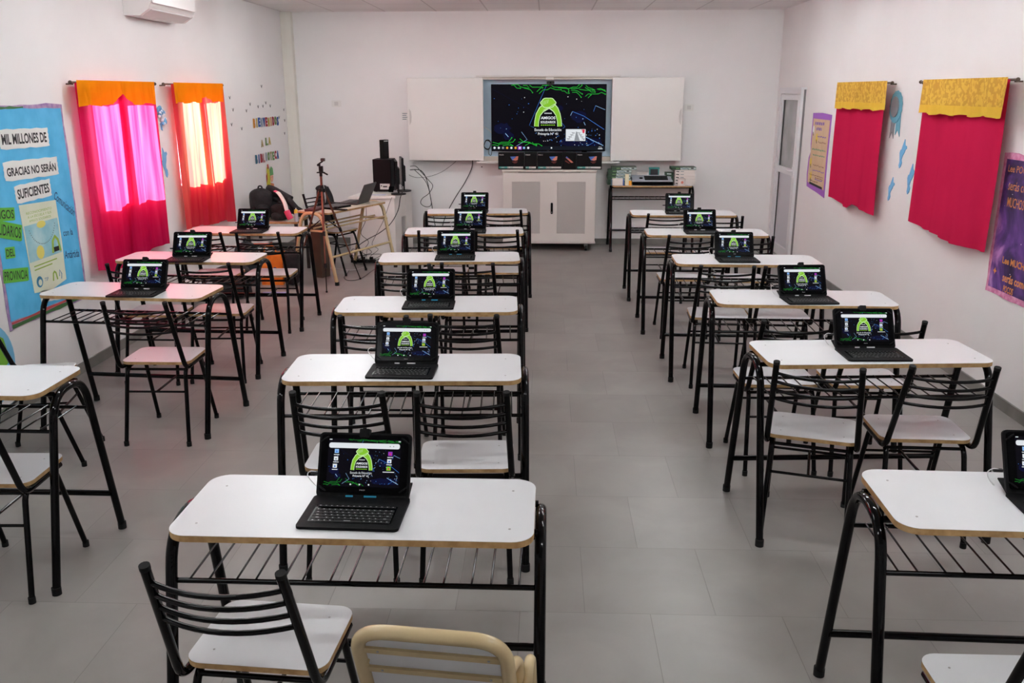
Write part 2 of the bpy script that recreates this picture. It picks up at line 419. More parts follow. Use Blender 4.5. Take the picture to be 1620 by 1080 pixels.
for col, lst in DESKS.items():
    for i, (x, y, a) in enumerate(lst):
        place(desk0, used, (x, y, 0), R(a), 'white topped school desk on black tube legs, %s from the camera in the %s row' % (ORD6[i], col), 'school desks in three rows'); used = True
place(desk0, True, (1.235, 10.575, 0), 0, 'white topped desk against the back wall, carrying the stacks of green boxes', 'school desks in three rows')

# ------------------------------------------------------------------ school chair
SW, SD, SH = .366, .285, .448
def make_chair():
    t = thing('school_chair', '', 'chair')
    mb = MB(); mb.rpoly(-SW / 2, SW / 2, -SD / 2, SD / 2, .045, SH - .016, SH - .001, edge_m, edge_m, 6); mb.rpoly(-SW / 2, SW / 2, -SD / 2, SD / 2, .045, SH - .001, SH, lam_m, lam_m, 6); mb.build('seat', t)
    for sx in (-1, 1):
        for sy in (-1, 1): MB().disc(sx * .125, sy * .085, .0032, SH + .0006, screw_m, 8, z0=SH - .001).build('screw', t)
        MB().tube(fillet([(sx * .172, .10, .418), (sx * .176, -.165, .418), (sx * .157, -.295, .800)], .05, 6), .0122, black_m, 12).build('back_post', t)
        MB().tube([(sx * .157, -.294, .797), (sx * .1568, -.2965, .809)], .0128, rub_m, 12).build('post_cap', t)
        MB().tube(fillet([(sx * .169, -.213, .012), (sx * .155, -.125, .413), (sx * .155, .085, .413), (sx * .169, .212, .012)], .05, 6), .0108, black_m, 12).build('leg_frame', t)
        for y in (-.213, .212): MB().cyl((sx * .169, y, 0), .013, .025, rub_m, seg=12).build('foot_cap', t)
    for k in range(4):
        d = .045 + .041 * k; q = d / .402; y0 = -.295 + .13 * q; z0 = .800 - .382 * q; xx = .157 + .019 * q
        pts = [((-1 + 2 * i / 10) * xx, y0 - .036 * (1 - (-1 + 2 * i / 10) ** 2) , z0 - .006 * (1 - (-1 + 2 * i / 10) ** 2)) for i in range(11)]
        MB().tube(pts, .0068, black_m, 8).build('back_slat', t)
    for y in (-.118, .09): MB().tube([(-.16, y, .40), (.16, y, .40)], .0075, black_m).build('seat_rail', t)
    s = MB()
    zs = .285; yr, yf = -.213 + .088 * zs / .413, .212 - .127 * zs / .413
    s.tube([(-.163, yr, zs), (.163, yr, zs)], .0062, black_m); s.tube([(-.163, yf, zs), (.163, yf, zs)], .0062, black_m); s.tube([(0, yr, zs), (0, yf, zs)], .0062, black_m); s.build('stretcher', t)
    return t
chair0 = make_chair()
CH = [('middle', 0, 'left', -.71, 2.0, -4), ('middle', 1, 'left', -.736, 3.19, 1.5), ('middle', 1, 'right', -.304, 3.205, 2.5),
      ('middle', 2, 'left', -.814, 4.28, .7), ('middle', 2, 'right', -.389, 4.309, .3), ('middle', 3, 'left', -.87, 5.568, 0), ('middle', 3, 'right', -.483, 5.608, 0),
      ('middle', 4, 'left', -.808, 6.90, 0), ('middle', 4, 'right', -.377, 6.96, 0), ('middle', 5, 'left', -.90, 8.02, 0), ('middle', 5, 'right', -.385, 8.12, 0),
      ('right', 0, 'left', 1.13, 1.83, 0), ('right', 1, 'left', 1.138, 3.551, -17), ('right', 1, 'right', 1.573, 3.563, -2),
      ('right', 2, 'left', 1.15, 4.251, 1.5), ('right', 2, 'right', 1.572, 4.252, 0), ('right', 3, 'left', 1.108, 5.563, -3), ('right', 3, 'right', 1.484, 5.546, -2),
      ('right', 4, 'left', 1.053, 6.739, .5), ('right', 4, 'right', 1.483, 6.695, 0), ('right', 5, 'left', 1.033, 7.908, 0), ('right', 5, 'right', 1.491, 7.768, 0),
      ('left', 0, 'right', -2.068, 3.013, 2), ('left', 1, 'right', -2.07, 4.52, 1), ('left', 2, 'left', -2.535, 5.523, 0), ('left', 2, 'right', -2.132, 5.566, 3.6),
      ('left', 3, 'left', -2.60, 6.776, 0), ('left', 3, 'right', -2.177, 6.799, 1.3)]
used = False
for col, i, sd, x, y, a in CH:
    if col == 'left' and i == 1: lab = 'black slat backed chair with white seat, alone at the second desk of left row'
    elif (col, i) == ('middle', 0): lab = 'black slat backed chair with white seat, beside the cream chair nearest the camera'
    elif (col, i) == ('right', 0): lab = 'black chair at nearest right desk, its white seat cut by the frame corner'
    elif (col, i) == ('left', 0): lab = 'black chair with white seat at nearest left desk, cut by the frame edge'
    else: lab = 'black slat backed chair with white seat, %s of two at %s desk, %s row' % (sd, ORD6[i], col)
    place(chair0, used, (x, y, 0), R(a), lab, 'slat backed school chairs'); used = True
place(chair0, True, (-2.57, 4.155, 0), R(-78), 'black chair turned sideways behind the nearest left desk, its back to the wall', 'slat backed school chairs')
place(chair0, True, (-2.17, 9.06, 0), R(-115.5), 'black chair drawn up to the cream framed table behind the tripod', 'slat backed school chairs')

# ------------------------------------------------------------------ screen pictures
scr_bg = em('screen dark', 13, 11, 20, .8); scr_white = em('screen white', 240, 245, 250, .95); scr_green = em('screen green', 140, 205, 52, 1)
scr_dgreen = em('screen circuit green', 42, 190, 60, 1); scr_blue = em('screen blue', 70, 130, 225, 1); scr_dblue = em('screen deep blue', 15, 18, 52, .9)
scr_pale = em('screen pale green', 215, 250, 190, 1); scr_lblue = em('screen light blue', 150, 195, 245, 1); scr_grey = em('screen grey', 150, 155, 160, 1)
scr_red = em('screen red', 225, 60, 85, 1); scr_orange = em('screen orange', 245, 170, 60, 1); scr_purple = em('screen purple', 150, 60, 190, 1); scr_bar = em('screen bar', 26, 30, 40, .8)
def logo(m, cx, cy, k, z):
    """two green arms joined in a fist; local box 260 wide, 265 high, centred on cx, cy"""
    T = lambda x, y: (cx + (x - 709) * k, cy - (y - 408) * k)
    arm = [(598, 540), (601, 490), (615, 430), (645, 385), (690, 352), (725, 330)]
    arm2 = [(820, 540), (817, 490), (803, 430), (780, 385), (745, 352), (712, 330)]
    for w, mt, dz in ((44, scr_pale, 0), (33, scr_green, .00008)):
        m.stroke([T(*p) for p in arm], [w * k, w * k, w * k * 1.1, w * k * 1.35, w * k * 1.6, w * k * 1.6], z + dz, mt)
        m.stroke([T(*p) for p in arm2], [w * k, w * k, w * k * 1.1, w * k * 1.35, w * k * 1.6, w * k * 1.6], z + dz + .00003, mt)
    m.poly([T(709 + 74 * math.cos(a) * (1 + .05 * math.cos(6 * a)), 322 + 48 * math.sin(a) * (1 + .05 * math.cos(6 * a))) for a in [2 * PI * i / 30 for i in range(30)]], z + .00012, z + .00012, scr_pale)
    m.poly([T(709 + 67 * math.cos(a) * (1 + .05 * math.cos(6 * a)), 322 + 42 * math.sin(a) * (1 + .05 * math.cos(6 * a))) for a in [2 * PI * i / 30 for i in range(30)]], z + .00015, z + .00015, scr_green)
    for q in range(4): m.stroke([T(652 + 17 * q, 330 - 8 * q + 20), T(640 + 18 * q + 14, 300 - 5 * q + 6)], 4 * k, z + .0002, scr_pale)
    m.stroke([T(660, 392), T(700, 370), T(745, 348), T(772, 330)], 4 * k, z + .0002, scr_pale)
    m.text('AMIGOS', *T(709, 474), 27 * k, z + .0002, scr_white, w=138 * k, bold=.03, align='c')
    m.text('SOLIDARIOS', *T(709, 511), 23 * k, z + .0002, scr_white, w=142 * k, bold=.03, align='c')
    for q in range(6): m.stroke([T(674 + q * 12, 418), T(683 + q * 12, 418)], 9 * k, z + .0002, scr_white)
    for q in range(7): m.stroke([T(640 + q * 20, 527), T(655 + q * 20, 527)], 8 * k, z + .0002, scr_green)
def circuits(m, T, k, z, lines):
    for ln in lines:
        m.stroke([T(*p) for p in ln], 4.6 * k, z, scr_dgreen)
        x, y = T(*ln[-1]); m.disc(x, y, 5.5 * k, z + .00005, scr_dgreen, 8)
TOPC = [[(358, 158), (385, 158), (412, 186), (445, 186)], [(372, 152), (420, 152), (446, 172), (540, 200), (560, 226)], [(470, 160), (505, 160), (530, 184), (488, 184)], [(530, 156), (556, 176), (640, 176), (655, 160), (690, 160)],
        [(600, 218), (640, 182), (655, 182)], [(622, 236), (660, 200), (700, 200), (730, 182), (780, 200), (830, 200)], [(690, 158), (735, 160), (760, 176), (880, 182), (905, 205), (900, 218)], [(835, 212), (862, 212), (885, 232), (905, 232)],
        [(800, 182), (905, 190), (940, 176), (978, 176), (998, 156)], [(920, 190), (990, 188), (1015, 172), (1025, 158)], [(925, 205), (960, 205), (985, 212), (1030, 240)], [(935, 224), (975, 224), (1000, 245), (1020, 270)], [(1062, 160), (1085, 182), (1120, 190), (1145, 205)],
        [(1000, 196), (1060, 206), (1095, 206), (1115, 222), (1150, 222)], [(1055, 180), (1090, 200), (1130, 205)], [(1060, 262), (1085, 240), (1180, 240), (1210, 225), (1248, 242)], [(1085, 276), (1112, 248)], [(1180, 200), (1215, 200), (1248, 216)], [(1168, 196), (1200, 190), (1240, 205)]]
BOTC = [[(178, 690), (232, 704), (262, 690), (330, 690), (362, 648)], [(172, 716), (205, 716), (225, 724), (250, 706), (330, 704), (348, 690), (372, 690), (392, 665)], [(275, 722), (330, 716), (370, 724)], [(345, 706), (372, 724)],
        [(425, 690), (520, 690), (560, 706), (600, 724)], [(438, 656), (470, 684), (530, 690), (545, 700)], [(490, 722), (520, 706), (528, 700)], [(575, 706), (622, 706), (650, 724)], [(560, 690), (575, 715), (600, 715)]]
def streaks(m, T, k, z, seed):
    q = random.Random(seed)
    for (cx, cy, rx, ry) in ((1000, 690, 220, 50), (275, 560, 90, 60), (1000, 450, 90, 60), (820, 370, 35, 30), (1150, 690, 90, 45), (330, 630, 60, 45)):
        m.poly([T(cx + rx * math.cos(a) * q.uniform(.7, 1), cy + ry * math.sin(a) * q.uniform(.7, 1)) for a in [2 * PI * i / 18 for i in range(18)]], z, z, scr_dblue)
    for ln, w, mt in (([(172, 190), (590, 412)], 5, scr_dblue), ([(690, 160), (530, 532), (575, 552)], 4, scr_blue), ([(940, 402), (922, 440)], 6, scr_lblue), ([(940, 402), (1050, 445), (1245, 570)], 6, scr_blue),
                      ([(1158, 348), (1250, 386)], 5, scr_lblue), ([(1158, 348), (1140, 402)], 5, scr_blue), ([(835, 500), (872, 545), (850, 560)], 4, scr_blue), ([(1070, 640), (1240, 722)], 9, scr_lblue),
                      ([(1090, 724), (1150, 690), (1100, 655)], 5, scr_blue), ([(455, 592), (510, 665), (405, 728)], 5, scr_lblue), ([(1050, 500), (1065, 530)], 7, scr_lblue), ([(300, 606), (330, 640)], 9, scr_lblue), ([(700, 540), (640, 690)], 3, scr_dblue)):
        m.stroke([T(*p) for p in ln], w * k * .6, z + .00006, mt)
    for _ in range(95):
        if _ < 55: x, y = q.uniform(780, 1230), q.uniform(560, 725)
        else: x, y = q.choice([(q.uniform(860, 1060), q.uniform(240, 560)), (q.uniform(180, 560), q.uniform(250, 640)), (q.uniform(560, 800), q.uniform(600, 720))])
        if 872 < x < 1075 and 560 < y < 684: continue
        r = q.uniform(2, 5); m.disc(*T(x, y), r * k, z + .0001, q.choice([scr_blue, scr_lblue, scr_white, scr_blue]), 6)
def tv_picture(w, h):
    m = MB(); k = w / 1085.0; T = lambda x, y: ((x - 170) * k - w / 2, h / 2 - (y - 148) * (h / 617.0))
    m.box(-w / 2, w / 2, -h / 2, h / 2, -.001, 0, scr_bg)
    streaks(m, T, k, .0003, 3); circuits(m, T, k, .0005, TOPC); circuits(m, T, k, .0005, BOTC)
    x, y = T(709, 408); logo(m, x, y, k, .0007)
    m.text('Escuela de Educación', *T(709, 585), 25 * k, .001, scr_white, w=256 * k, bold=.015, align='c')
    m.text('Primaria N° 41', *T(709, 622), 24 * k, .001, scr_white, w=190 * k, bold=.015, align='c')
    a, b_ = T(880, 678), T(1068, 567)
    m.poly([(a[0], a[1]), (b_[0], a[1]), (b_[0], b_[1]), (a[0], b_[1])], .0012, .0012, scr_white)
    m.poly([T(962, 676), T(1015, 676), T(985, 590), T(978, 590)], .0014, .0014, scr_grey)
    for s_ in (-1, 1):
        for q in range(4):
            yy = 600 + q * 19; xx = 978 + s_ * (26 + q * 15); m.stroke([T(xx - 16, yy), T(xx + 16, yy + 3)], 4 * k, .0014, scr_bar); m.stroke([T(xx, yy), T(xx + 6 * s_, yy + 14)], 3 * k, .0014, scr_bar)
    m.poly([T(1036, 570), T(1062, 570), T(1056, 606), T(1040, 602)], .0014, .0014, scr_red); m.poly([T(1028, 568), T(1034, 568), T(1032, 590)], .0014, .0014, scr_red)
    a, b_ = T(170, 765), T(1255, 727)
    m.poly([(a[0], a[1]), (b_[0], a[1]), (b_[0], b_[1]), (a[0], b_[1])], .0015, .0015, scr_bar)
    m.poly([T(420, 762), T(458, 762), T(458, 728), T(420, 728)], .0016, .0016, scr_purple)
    for i, mt in enumerate((scr_white, scr_white, scr_grey, scr_orange, scr_white, scr_orange, scr_white, scr_lblue, scr_white)): m.disc(*T(196 + 40.6 * i, 744), 11 * k, .0018, mt, 10)
    m.disc(*T(744, 744), 8 * k, .0018, scr_white, 8); m.text('17:22', *T(1212, 742), 10 * k, .0018, scr_white, align='c'); m.stroke([T(1190, 752), T(1234, 752)], 7 * k, .0018, scr_white)
    return m
def tablet_picture(w, h, m, z0, tilt):
    """drawn in the local frame already set on m"""
    k = w / 695.0; T = lambda x, y: ((x - 375) * k - w / 2, h / 2 - (y - 150) * (h / 450.0))
    m.poly([(-w / 2, -h / 2), (w / 2, -h / 2), (w / 2, h / 2), (-w / 2, h / 2)], z0, z0, scr_bg)
    q = lambda x, y: T(375 + (x - 170) * .64, 150 + (y - 148) * .73)
    streaks(m, q, k * .8, z0 + .0001, 5)
    circuits(m, lambda x, y: T(345 + (x - 170) * .8, 600 + (y - 735) * .95), k * .42, z0 + .0003, BOTC); circuits(m, lambda x, y: T(375 + (x - 170) * .64, 150 + (y - 148) * .3), k * .3, z0 + .0003, TOPC[2:])
    m.poly(rrect(*(T(382, 0)[0], T(1060, 0)[0]), *(T(0, 238)[1], T(0, 188)[1]), 20 * k, 4), z0 + .0005, z0 + .0005, scr_white)
    for x in (968, 1000): m.disc(*T(x, 213), 6 * k, z0 + .0007, scr_grey, 6)
    m.stroke([T(383, 158), T(408, 158)], 8 * k, z0 + .0005, scr_white); m.stroke([T(1045, 165), T(1066, 165)], 8 * k, z0 + .0005, scr_white)
    for (x, y, mt, mt2) in ((458, 268, scr_lblue, scr_blue), (455, 338, scr_white, scr_grey), (448, 408, scr_white, scr_blue), (972, 282, scr_purple, scr_red), (966, 352, scr_white, scr_blue), (963, 421, scr_green, scr_red)):
        m.poly([T(x - 20, y + 19), T(x + 20, y + 19), T(x + 20, y - 19), T(x - 20, y - 19)], z0 + .0005, z0 + .0005, mt); m.disc(*T(x, y + 4), 9 * k, z0 + .0007, mt2, 8)
        wd = 55 if (x, y) == (963, 421) else 26
        m.stroke([T(x - wd, y + 34), T(x + wd, y + 34)], 7 * k, z0 + .0005, scr_white)
    x, y = T(705, 338); logo(m, x, y, k * .79, z0 + .0005)
    m.text('Escuela de Educación', *T(702, 478), 20 * k, z0 + .0007, scr_white, w=205 * k, align='c'); m.text('Primaria N° 41', *T(700, 506), 19 * k, z0 + .0007, scr_white, w=150 * k, bold=.02, align='c')
    for x in (608, 694, 782): m.disc(*T(x, 578), 8 * k, z0 + .0007, scr_white, 8)

# ------------------------------------------------------------------ tablets in keyboard cases
TW, TH, TT = .262, .174, math.atan2(.078, .154)
def make_tablet(strip):
    t = thing('tablet_computer', '', 'tablet')
    m = MB(); m.rpoly(-.131, .131, -.176, .006, .012, .0005, .008, case_m, seg=4)
    m.build('keyboard_base', t)
    m = MB(); m.rpoly(-.108, .108, -.145, -.052, .002, .008, .0086, bez_m, seg=2)
    kw = .0150
    for r_ in range(6):
        y = -.060 - r_ * .0152 + (.004 if r_ == 0 else 0); hgt = .008 if r_ == 0 else .0125
        x = -.104
        widths = [14 * [1], 14 * [1], [1.4] + 12 * [1], [1.7] + 10 * [1] + [1.5], [2.1] + 9 * [1] + [2], [1.2, 1, 1, 1, 5, 1, 1, 1, 1, 1]][r_]
        if r_ == 0: widths = 14 * [1]
        tot = sum(widths); un = .208 / tot
        for a in widths:
            ww = a * un
            m.rpoly(x + .0007, x + ww - .0007, y - hgt + .0007, y, .0012, .0086, .0102, key_m, seg=1)
            m.stroke([(x + ww * .38, y - hgt * .35), (x + ww * .62, y - hgt * .35)], .0022, .01025, keyl_m)
            x += ww
    m.build('keyboard', t)
    c_, s_ = math.cos(PI / 2 - TT), math.sin(PI / 2 - TT)
    fr = (V3((0, 0, .006)), V3((1, 0, 0)), V3((0, math.sin(TT), math.cos(TT))), V3((0, -math.cos(TT), math.sin(TT))))
    m = MB(fr); m.poly(rrect(-.127, .127, 0, TH, .012, 4), -.010, 0, case_m)
    m.build('case_back', t)
    m = MB((V3((0, .006, .008)), V3((1, 0, 0)), V3((0, .96, .28)), V3((0, -.28, .96)))); m.box(-.126, .126, -.004, .060, -.004, 0, case_m); m.build('case_stand', t)
    m = MB(fr); m.poly(rrect(-.119, .119, .012, TH - .006, .009, 4), 0, .007, bez_m)
    m.text('PHILCO', 0, .0185, .0032, .0072, keyl_m, align='c', bold=.02)
    tb = m.build('tablet_body', t)
    m = MB((fr[0] + fr[2] * .0925, fr[1], fr[2], fr[3])); tablet_picture(.199, .128, m, .0074, 0); m.build('screen', tb)
    for sx, a in ((-1, TH - .012), (1, TH - .012), (-1, .016), (1, .016)):
        m = MB(fr); yy = a; q = -1 if a > .1 else 1
        m.tube([(sx * .121, yy + q * .016, .004), (sx * .112, yy + q * .008, .0085), (sx * .100, yy, .006)], .0022, case_m, 6); m.build('corner_strap', t)
    m = MB(fr); m.poly(rrect(-.016, .012, TH - .012, TH + .011, .003, 2), -.012, .009, case_m); m.build('closing_tab', t)
    for x0, x1 in ((-.045, -.026), (.005, .038)): MB(fr).box(x0, x1, .001, .0058, .0005, .004, strip).build('magnet_strip', t)
    m = MB(); m.tube(smoothp([(-.127, .046, .055), (-.150, .044, .060), (-.162, .050, .045), (-.150, .056, .02), (-.135, .06, .004), (-.125, .09, .004)], 5), .0014, wcable_m, 6)
    m.box(-.150, -.126, .040, .049, .051, .059, cable_m); m.build('charging_cable', t)
    return t
tabA = make_tablet(cyan_m)
tabB = copy_tree(tabA)
strip2 = None
for c in tabB.children:
    if c.name.startswith('magnet_strip'):
        c.data = c.data.copy(); c.data.materials[0] = pale_m
TB = {'middle': [(-.489, 2.149, -1.8), (-.558, 3.355, -.7), (-.602, 4.467, 2.2), (-.603, 5.811, 2.6), (-.605, 6.94, 1.4), (-.663, 8.122, 0)],
      'right': [(1.38, 2.228, -2.7), (1.359, 3.645, 1.4), (1.372, 4.635, 3.4), (1.24, 5.779, 0), (1.207, 6.944, 0), (1.208, 8.08, -3)],
      'left': [None, (-2.232, 4.693, .4), (-2.354, 5.691, 2.5), (-2.339, 6.909, .5)]}
useA = useB = False
for col, lst in TB.items():
    for i, q in enumerate(lst):
        if not q: continue
        lab = 'tablet open in a black keyboard case, on the %s desk of the %s row' % (ORD6[i], col)
        if (col, i) in (('middle', 0), ('middle', 2), ('middle', 3), ('right', 3)): place(tabA, useA, (q[0], q[1], DH), R(q[2]), lab, 'tablets in keyboard cases'); useA = True
        else: place(tabB, useB, (q[0], q[1], DH), R(q[2]), lab, 'tablets in keyboard cases'); useB = True

# ------------------------------------------------------------------ cream chair in the foreground
t = thing('cream_chair', 'cream tube framed chair with white panel back, cut by the bottom of the picture', 'chair', (-.215, 1.505, 0), R(-6))
cz, cy0 = .808, -.03
zb = .44; yb = .12
m = MB(); m.tube(fillet([(-.156, yb, zb), (-.153, cy0, cz), (.147, cy0, cz), (.150, yb, zb)], [.07, .07], 8), .0148, cream_m, 14); m.build('back_frame', t)
dn = V3((0, yb - cy0, zb - cz)).normalized(); nn = V3((0, dn.z, -dn.y))
fr = (V3((0, cy0, cz)), V3((1, 0, 0)), dn, nn if nn.y < 0 else -nn)
m = MB(fr); m.poly(rrect(-.141, .136, .012, .33, .045, 5), -.006, 0, lam_m, edge_m); m.build('back_panel', t)
for d_ in (.052, .118, .25):
    m = MB(fr); m.box(-.142, .137, d_, d_ + .016, 0, .006, cream_m); m.build('back_strap', t)
    for x in (-.112, .112):
        MB(fr).disc(x, d_ + .008, .003, .0072, screw_m, 8, z0=.005).build('rivet', t)
m = MB(); m.rpoly(-.15, .15, .13, .36, .05, .412, .43, lam_m, edge_m, 6); m.build('seat', t)
for sx in (-1, 1):
    m = MB(); m.tube(fillet([(sx * .148, .005, .715), (sx * .156, .075, .700), (sx * .158, .10, .64), (sx * .160, .14, .42), (sx * .16, .36, .41)], .04, 6), .0125, cream_m, 12); m.build('side_tube', t)
    m = MB(); m.tube(fillet([(sx * .175, .02, .0), (sx * .175, .10, .655), (sx * .175, .15, .655), (sx * .178, .30, 0)], .03, 6), .0115, cream_m, 12); m.build('leg_frame', t)

# ------------------------------------------------------------------ curtains
def curtain(side, ya, yb, zbs, ztop, vz, amp, nf, red, val, label, seed, split=None, vamp=.016, rod=None, gap=None, seam=False):
    """hangs on the wall; ya..yb along the room, zbs = bottom heights along the width"""
    fr = (FL_ if side == 'l' else FR_)()
    sg = 1 if side == 'l' else -1
    q = random.Random(seed); t = thing('curtain', label, 'curtain', ((XL if side == 'l' else XR), (ya + yb) / 2, ztop)); t['group'] = 'curtains over the side windows'
    inv = Matrix.Translation(-t.location)
    def bld(m, name, par=None):
        o = m.build(name, par or t); o.data.transform(inv); return o
    x0, x1 = (ya, yb) if side == 'l' else (-yb, -ya)
    ph = [q.uniform(0, 6) for _ in range(4)]
    def off(u, v, a):
        return a * (math.sin(2 * PI * nf * u + ph[0] + .5 * v) * .6 + math.sin(2 * PI * nf * 2.3 * u + ph[1]) * .25 + math.sin(2 * PI * nf * .45 * u + ph[2] + v) * .45)
    sp = split if split is not None else .5
    for (ua, ub, lift) in ((0, sp + .03, 0), (sp - .03, 1, .014)):
        m = MB(fr); nu = 44
        def fn(u, v, ua=ua, ub=ub, lift=lift):
            uu = ua + (ub - ua) * u; k = uu * (len(zbs) - 1); i = min(int(k), len(zbs) - 2); zb_ = zbs[i] + (zbs[i + 1] - zbs[i]) * (k - i)
            zb_ += .006 * math.sin(2 * PI * nf * uu + ph[0])
            z = ztop - (ztop - zb_) * v; a = amp * (.35 + .65 * v)
            xx = x0 + (x1 - x0) * (uu + .012 * math.sin(3 * v + ph[3]) * v)
            return (xx, z, .030 + lift + off(uu, v, a) + amp * .8)
        m.grid(fn, nu, 26, red); bld(m, 'curtain_panel')
    m = MB(fr)
    def fv(u, v):
        zt = ztop + .012; zb_ = vz + .006 * math.sin(u * 25 + ph[1])
        if gap: zb_ += gap[1] * max(0, 1 - abs(u - gap[0]) / gap[2])
        z = zt - (zt - zb_) * v
        return ((x0 - .006 + (x1 - x0 + .012) * u) * .992, z, .062 + amp * 1.2 + vamp * (.4 + .6 * v) * (math.sin(2 * PI * nf * 2.1 * u + ph[2]) + .4 * math.sin(2 * PI * nf * 4.7 * u + ph[3])) * .8)
    m.grid(fv, 110, 8, val); bld(m, 'valance')
    a, b_ = rod; a, b_ = (a, b_) if side == 'l' else (-b_, -a)
    m = MB(fr); m.tube([(a, ztop - .002, .045), (b_, ztop - .002, .045)], .0075, rod_m)
    for e in (a, b_): m.ball((e, ztop - .002, .045), .013, .013, .013, rod_m, 8, 6)
    ro = bld(m, 'curtain_rod')
    for e in (a + .03, b_ - .03): mm = MB(fr); mm.tube([(e, ztop - .012, 0), (e, ztop - .012, .047)], .005, rod_m); bld(mm, 'rod_bracket')
    return t
red_r = cloth('crimson cloth', s2l(206, 40, 82), s2l(160, 10, 40), .12)
mag_lit = cloth('sunlit magenta cloth', s2l(205, 30, 92), (.78, .022, .10), .5, t2=(.97, .10, .24))  # crimson fabric too; its sunlit magenta look is put into the cloth colours
cor_lit = cloth('sunlit coral cloth', s2l(212, 52, 78), (.85, .10, .09), .5, t2=(1, .38, .20))  # same fabric again, coloured paler to imitate overexposed sunlight
org_l = cloth('orange cloth', s2l(240, 150, 20), (1, .38, .03), .35)
lace = cloth('yellow lace', s2l(228, 184, 74), (.8, .5, .1), .12)
nt = lace.node_tree; N = nt.nodes; L = nt.links; dn_ = N['Diffuse BSDF']
tc = N.new('ShaderNodeTexCoord'); vo = N.new('ShaderNodeTexNoise'); vo.inputs['Scale'].default_value = 34; vo.inputs['Detail'].default_value = 3; L.new(tc.outputs['Object'], vo.inputs['Vector'])
sx_ = N.new('ShaderNodeSeparateXYZ'); L.new(tc.outputs['Object'], sx_.inputs[0])
rp = N.new('ShaderNodeValToRGB'); rp.color_ramp.elements[0].position = .46; rp.color_ramp.elements[1].position = .54
rp.color_ramp.elements[0].color = (*s2l(234, 194, 86), 1); rp.color_ramp.elements[1].color = (*s2l(212, 164, 76), 1); L.new(vo.outputs['Fac'], rp.inputs[0])
gt = N.new('ShaderNodeMath'); gt.operation = 'GREATER_THAN'; gt.inputs[1].default_value = -.155; L.new(sx_.outputs['Z'], gt.inputs[0])
mx = N.new('ShaderNodeMix'); mx.data_type = 'RGBA'; L.new(gt.outputs[0], mx.inputs[0]); mx.inputs[6].default_value = (*s2l(236, 196, 78), 1); L.new(rp.outputs[0], mx.inputs[7]); L.new(mx.outputs[2], dn_.inputs[0])
curtain('l', 5.84, 7.00, [.64, .60, .61, .63, .66, .64], 1.885, 1.735, .028, 3.4, mag_lit, org_l, 'magenta curtain with orange valance, sunlit, beside the blue poster', 1, split=.52, rod=(5.80, 7.07), gap=(.52, .10, .11))
curtain('l', 7.36, 8.51, [.70, .69, .67, .65, .65, .60], 1.885, 1.735, .030, 4.2, cor_lit, org_l, 'coral curtain with orange valance, glowing in the sun, farther left window', 2, split=.5, rod=(7.23, 8.56), gap=(.6, .05, .15))
curtain('r', 7.25, 8.45, [.86, .85, .83, .82, .875, .865, .855, .845], 1.882, 1.67, .024, 2.2, red_r, lace, 'crimson curtain with yellow frilled valance, the one nearer the door', 3, split=.5, rod=(7.20, 8.50))
curtain('r', 5.36, 6.53, [.90, .88, .885, .87, .87, .86, .875, .88], 1.882, 1.668, .026, 2.8, red_r, lace, 'crimson curtain with yellow frilled valance, the one beside the purple poster', 4, split=.47, rod=(5.31, 6.66))

# ------------------------------------------------------------------ posters on the walls
blue_p = noisy('blue paper', s2l(72, 174, 222), s2l(96, 192, 236), 6, .6, .6, 9)
border_m = noisy('purple border', s2l(150, 120, 170), s2l(190, 160, 190), 20, .7)
greenb = mat('green border', s2l(60, 110, 60), .7); redb = mat('red border', s2l(190, 80, 80), .7)
cloudp = mat('white label paper', s2l(228, 228, 224), .7); ink = mat('black ink', (.012, .012, .014), .6); grnp = mat('green label paper', s2l(95, 178, 60), .7)
navy = mat('dark blue ink', s2l(20, 50, 110), .6); sheet = noisy('printed sheet', s2l(214, 220, 196), s2l(224, 228, 206), 4, .6)
def wobble(x0, x1, y0, y1, a, seed, n=10):
    q = random.Random(seed); P = []
    for i in range(n): P.append((x0 + (x1 - x0) * i / n, y0 + q.uniform(-a, a)))
    for i in range(n): P.append((x1 + q.uniform(-a, a), y0 + (y1 - y0) * i / n))
    for i in range(n): P.append((x1 - (x1 - x0) * i / n, y1 + q.uniform(-a, a)))
    for i in range(n): P.append((x0 + q.uniform(-a, a), y1 - (y1 - y0) * i / n))
    return P
t = thing('wall_poster', 'large blue paper poster thanking supporters with lettered labels, near the left picture edge', 'poster', (XL, 5.28, .49))
inv = Matrix.Translation(-t.location)
def pt(m, name, par, **kw):
    o = m.build(name, par, **kw); o.data.transform(inv); return o
m = MB(FL_()); m.poly(wobble(4.835, 5.735, .485, 1.752, .006, 1), .001, .004, border_m, border_m)
m.poly(wobble(4.86, 5.72, .487, .512, .004, 5), .004, .005, greenb); m.poly(wobble(4.86, 5.72, .512, .527, .003, 6), .004, .0052, redb); m.poly(wobble(4.85, 5.30, 1.728, 1.742, .003, 8), .004, .0052, greenb)
m.poly(wobble(4.855, 5.713, .53, 1.728, .005, 2), .004, .0062, blue_p); pt(m, 'paper_sheet', t)
